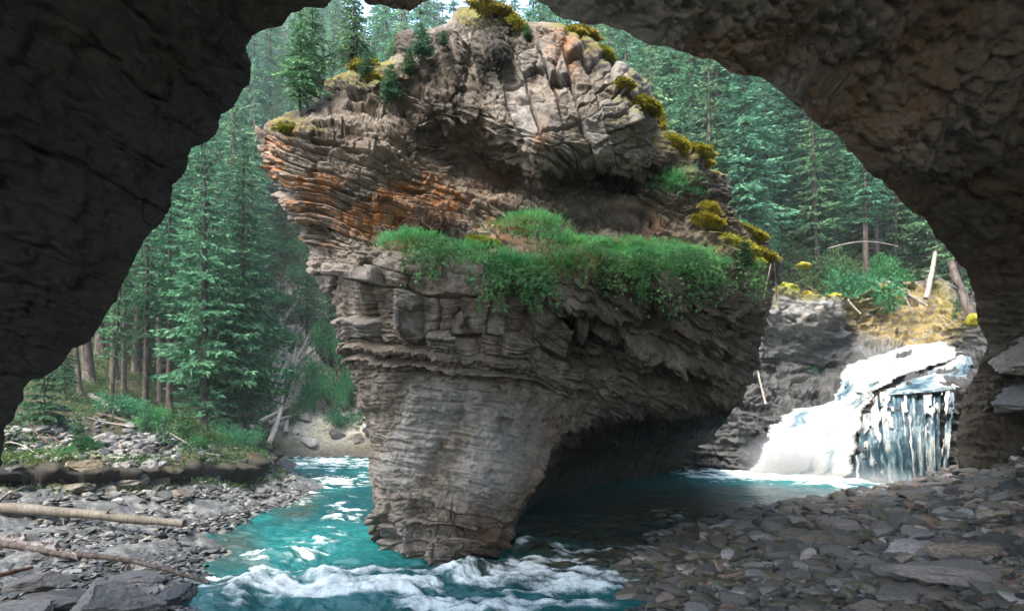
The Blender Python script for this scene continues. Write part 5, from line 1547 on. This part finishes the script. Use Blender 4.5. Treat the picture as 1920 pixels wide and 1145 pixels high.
for k, (a, by, rx0, ry0, an, lb) in enumerate(MC):
    p, n_ = on_pillar(a, by, .02)
    d_ = p[1]
    v, f = ICO[4]
    r = np.random.default_rng(900 + k)
    nz = fbm((v * 2.2 + k * 9).astype(f32), 4, 430)
    v = v * (1 + .32 * nz[:, None])
    sx_, sz_ = rx0 / F0 * d_, ry0 / F0 * d_
    v = v * [sx_ * .95, min(sx_, .28) * .7, sz_ * .68]
    # fuzz
    m_ = 2600
    idx = r.integers(0, len(v), m_)
    nv = v[idx] / np.array([sx_, .2, sz_]) ** 2; nv /= np.linalg.norm(nv, axis=-1, keepdims=True) + 1e-9
    cv, cf = cards(v[idx] + r.normal(0, .006, (m_, 3)), (nv + r.normal(0, .5, (m_, 3))) / 1.3, .045, .016, 900 + k)
    me = raw_mesh("moss_cushion", np.concatenate([v, cv]), [f, cf + len(v)])
    o = obj("moss_cushion", me, M['mosscush'], None, p)
    o.rotation_euler = (0, R(an), 0)
    tag(o, lb, "moss")
for k, (a, by, d_, w, h, an, lb) in enumerate([(1482, 540, 24.3, 16, 8, 25, "yellow moss clump on the cliff edge nearest the pillar"), (1520, 556, 24.2, 16, 7, 30, "yellow moss clump second along the cliff edge"), (1566, 556, 24.6, 10, 7, 20, "yellow moss clump third along the cliff edge"), (1508, 498, 25.5, 13, 6, 5, "bright moss clump higher up beside the pillar's edge"), (1468, 560, 24, 9, 4, 5, "tiny moss clump at the pillar's edge on the grey cliff"), (1660, 540, 25.3, 10, 6, 20, "moss clump at the top of the yellow slope"), (1828, 600, 18.0, 12, 14, 60, "moss tuft on the right wall above the fall")]):
    v, f = ICO[3]
    v = v * (1 + .3 * fbm((v * 2 + k * 5).astype(f32), 4, 440)[:, None]) * [w / F0 * d_, .3, h / F0 * d_]
    o = obj("moss_cushion", raw_mesh("moss_cushion", v, f), M['mosscush'], None, P(a, by, d_)); o.rotation_euler = (0, R(an), 0)
    tag(o, lb, "moss")

# ---------------------------------------------------------------- left bank rubble and the slabs in front
rr = np.random.default_rng(66)
RM = [stone_mesh("stone", 950 + k, 3, (1, rr.uniform(.6, .9), rr.uniform(.4, .7)), ['stone', 'pale_stone', 'mossy'][k % 3]) for k in range(6)]
for (a, by, w, lb) in [(232, 915, 66, "big grey boulder with a slanted face on the left bank"), (140, 925, 70, "lichened grey boulder at the mossy foot of the left rubble"), (240, 880, 44, "dark boulder crowning the left rubble"), (300, 900, 50, "grey boulder right of the rubble heap"), (30, 905, 50, "grey stone by the cave edge on the left bank"), (160, 885, 60, "mossy brown boulder left of the rubble heap"), (335, 930, 40, "dark stone at the end of the undercut bank")]:
    put_px(BM_(int(a) + 970, (1, .8, .6), 'mossy' if 'mossy' in lb else 'stone', 10), a, by, w, lb, "boulder", rr.uniform(0, 6), .3)
RK = 0
for k in range(240):
    a = 215 + rr.normal(0, 55); by = 885 + rr.normal(0, 24)
    if by > 945 or by < 838: continue
    p, dd = ground_at(a, by)
    if dd > 20 or dd < 12.5 or RK >= 95: continue
    RK += 1
    put_stone(RM[rr.integers(0, 5)], p.x, p.y, rr.uniform(.05, .16), .3, "pale angular stone in the rubble heap on the left bank", "stones of the left bank rubble", tilt=.5)
for (a, by, d_, dims, rz, mat, lb) in [(60, 1062, 8.0, (.4, .28, .12), .1, 'stone', "flat grey slab on the rock shelf at bottom left"), (200, 1118, 7.3, (.52, .34, .28), .15, 'stone', "long rounded dark boulder at the bottom edge on the left"), (30, 1130, 7.0, (.36, .34, .2), .8, 'stone', "broken grey block in the bottom left corner"), (330, 1112, 7.9, (.3, .25, .12), 0, 'dark_stone', "small dark rock in the shallows right of the long boulder"), (110, 1098, 7.5, (.4, .2, .12), .4, 'dark_stone', "narrow dark rock between slab and long boulder"), (250, 1060, 8.3, (.35, .22, .12), -.3, 'dark_stone', "dark rock rib end on the shelf")]:
    p = P(a, by, d_)
    g = h1(p[0], p[1])
    o = obj("boulder", BM_(int(a) + 1200, (1, 1, 1), mat, 10)); o.location = (p[0], p[1], g + dims[2] * .3); o.scale = dims; o.rotation_euler = (.08, -.06, rz)
    tag(o, lb, "boulder")
t = NT("shale_bits")
a2 = t.noise(30, 5, .7)
cc = t.ramp(t.attr("tone"), [(0.0, (0.022, 0.023, 0.022)), (0.4, (0.062, 0.064, 0.06)), (0.75, (0.12, 0.12, 0.108)), (1.0, (0.24, 0.23, 0.20))])
cc = t.mix(1.0, cc, t.ramp(a2, [(0.3, (0.6, 0.6, 0.6)), (0.7, (1.3, 1.3, 1.3))]), 'MULTIPLY')
M['shale'] = t.done(cc, 0.5, t.bump(a2, .4, .02), .4)
r = np.random.default_rng(71)
X = r.uniform(-12, -3.4, 60000); Y = 7.4 + 20 * r.random(60000) ** 1.7
pn = fbm(np.stack([X * .8, Y * .8, 0 * X], -1), 3, 461)
okm = (shelf_mask(X, Y) > .35) & (pn > -.35)
X, Y = X[okm][:9500], Y[okm][:9500]
GEO_KEEP = GEO
GEO = [(v * [1, 1, .45], f) for v, f in GEO]
tag(stone_mass("shelf_gravel", X, Y, height(X, Y) + .01, r.uniform(.022, .07, len(X)) * (1 + .6 * (r.random(len(X)) > .93)), 'shale', 72, .1), "flat grey shale chips strewn over the left rock shelf", "gravel", kind='stuff')
GEO = GEO_KEEP
X = np.r_[r.normal(-9.3, 1.0, 1500), r.uniform(-12, -7, 900)]; Y = np.r_[r.normal(15.4, .8, 1500), r.uniform(11.5, 19, 900)]
m = bank_side(X, Y)[0] > -.6
X, Y = X[m], Y[m]
q = r.random(900) * (len(BANK) - 1.001); i = q.astype(int); fq = q - i
ex = BANK[i] * (1 - fq[:, None]) + BANK[i + 1] * fq[:, None] + r.normal(0, .22, (900, 2)) + [.25, -.25]
X = np.r_[X, ex[:, 0]]; Y = np.r_[Y, ex[:, 1]]
tag(stone_mass("bank_rubble", X, Y, height(X, Y), .03 + .11 * r.random(len(X)) ** 2.5, 'shale', 73, .25), "small broken stones scattered over the left bank", "rubble", kind='stuff')
for k in range(26):
    x0 = r.normal(-9.6, 1.4); y0 = r.uniform(12.6, 19)
    if bank_side(np.array([x0]), np.array([y0]))[0][0] < .2: continue
    an = r.uniform(-.6, .6) + (3.1 if r.random() < .5 else 0); L = r.uniform(.5, 1.8)
    x1, y1 = x0 + math.cos(an) * L, y0 + math.sin(an) * L
    log("branch", (x0, y0, h1(x0, y0) + .06), (x1, y1, h1(x1, y1) + r.uniform(.06, .3)), r.uniform(.012, .035), .008, ['bare', 'log', 'stick'][k % 3], "dead branch lying among the rubble and plants of the left bank", "branch", "dead branches on the left bank", seed=300 + k, bend=.12, stubs=5)
for k in range(26):
    x0 = rr.uniform(-10.6, -5.6); y0 = rr.uniform(29.2, 31.6)
    o = put_stone(RM[(0, 1, 3, 4)[k % 4]], x0, y0, rr.uniform(.18, .5), .15, "pale boulder on the far bank between the river and the slide gully", "boulders on the far bank", tilt=.5, name="boulder")
# ribs of harder rock running down the shelf
for pts, w, lb in [([(-40, 1000), (60, 1022), (130, 1042), (230, 1062), (300, 1070), (390, 1090)], .12, "dark upstanding rib of rock running down the left shelf"), ([(240, 1066), (330, 1078), (400, 1092), (440, 1100)], .07, "thin second rock rib beside the water on the left shelf")]:
    q = [ground_at(a, b_)[0] for a, b_ in pts]
    tq = np.linspace(0, 1, 90)
    pp = np.stack([np.interp(tq, np.linspace(0, 1, len(q)), [v[k] for v in q]) for k in range(3)], -1)
    rad = w * (1 + .45 * fbm(np.stack([tq * 16, tq * 0, tq * 0], -1), 3, 451))
    v, f, t3 = tube(pp + [0, 0, -.07], rad, 16)
    nv = (rng.random(len(v)) - .5)
    fn = worley((v * 5).astype(f32), 452, .8)[2]
    v[:, 2] += .10 * (fn - .5); v[:, 0] += .05 * (fn - .5)
    tag(obj("rock_rib", raw_mesh("rock_rib", v, [f, t3], smooth=False), M['dark_stone']), lb, "rock")
print("things", len(bpy.data.objects), cnt)

# ---------------------------------------------------------------- the damp air of the canyon
bm = bmesh.new()
bmesh.ops.create_cube(bm, size=1)
hm = bpy.data.meshes.new("haze"); bm.to_mesh(hm); bm.free()
hz = obj("haze", hm, None, None, (0, 40, 50)); hz.scale = (300, 280, 108)
hmat = bpy.data.materials.new("haze"); hmat.use_nodes = True
hn = hmat.node_tree
hn.nodes.remove(hn.nodes["Principled BSDF"])
pv = hn.nodes.new("ShaderNodeVolumePrincipled")
pv.inputs["Color"].default_value = (0.80, 0.95, 0.92, 1)
pv.inputs["Density"].default_value = 0.0012
hn.links.new(pv.outputs[0], hn.nodes["Material Output"].inputs["Volume"])
hm.materials.append(hmat)
tag(hz, "thin bluish haze in the canyon air", "haze", kind='stuff')
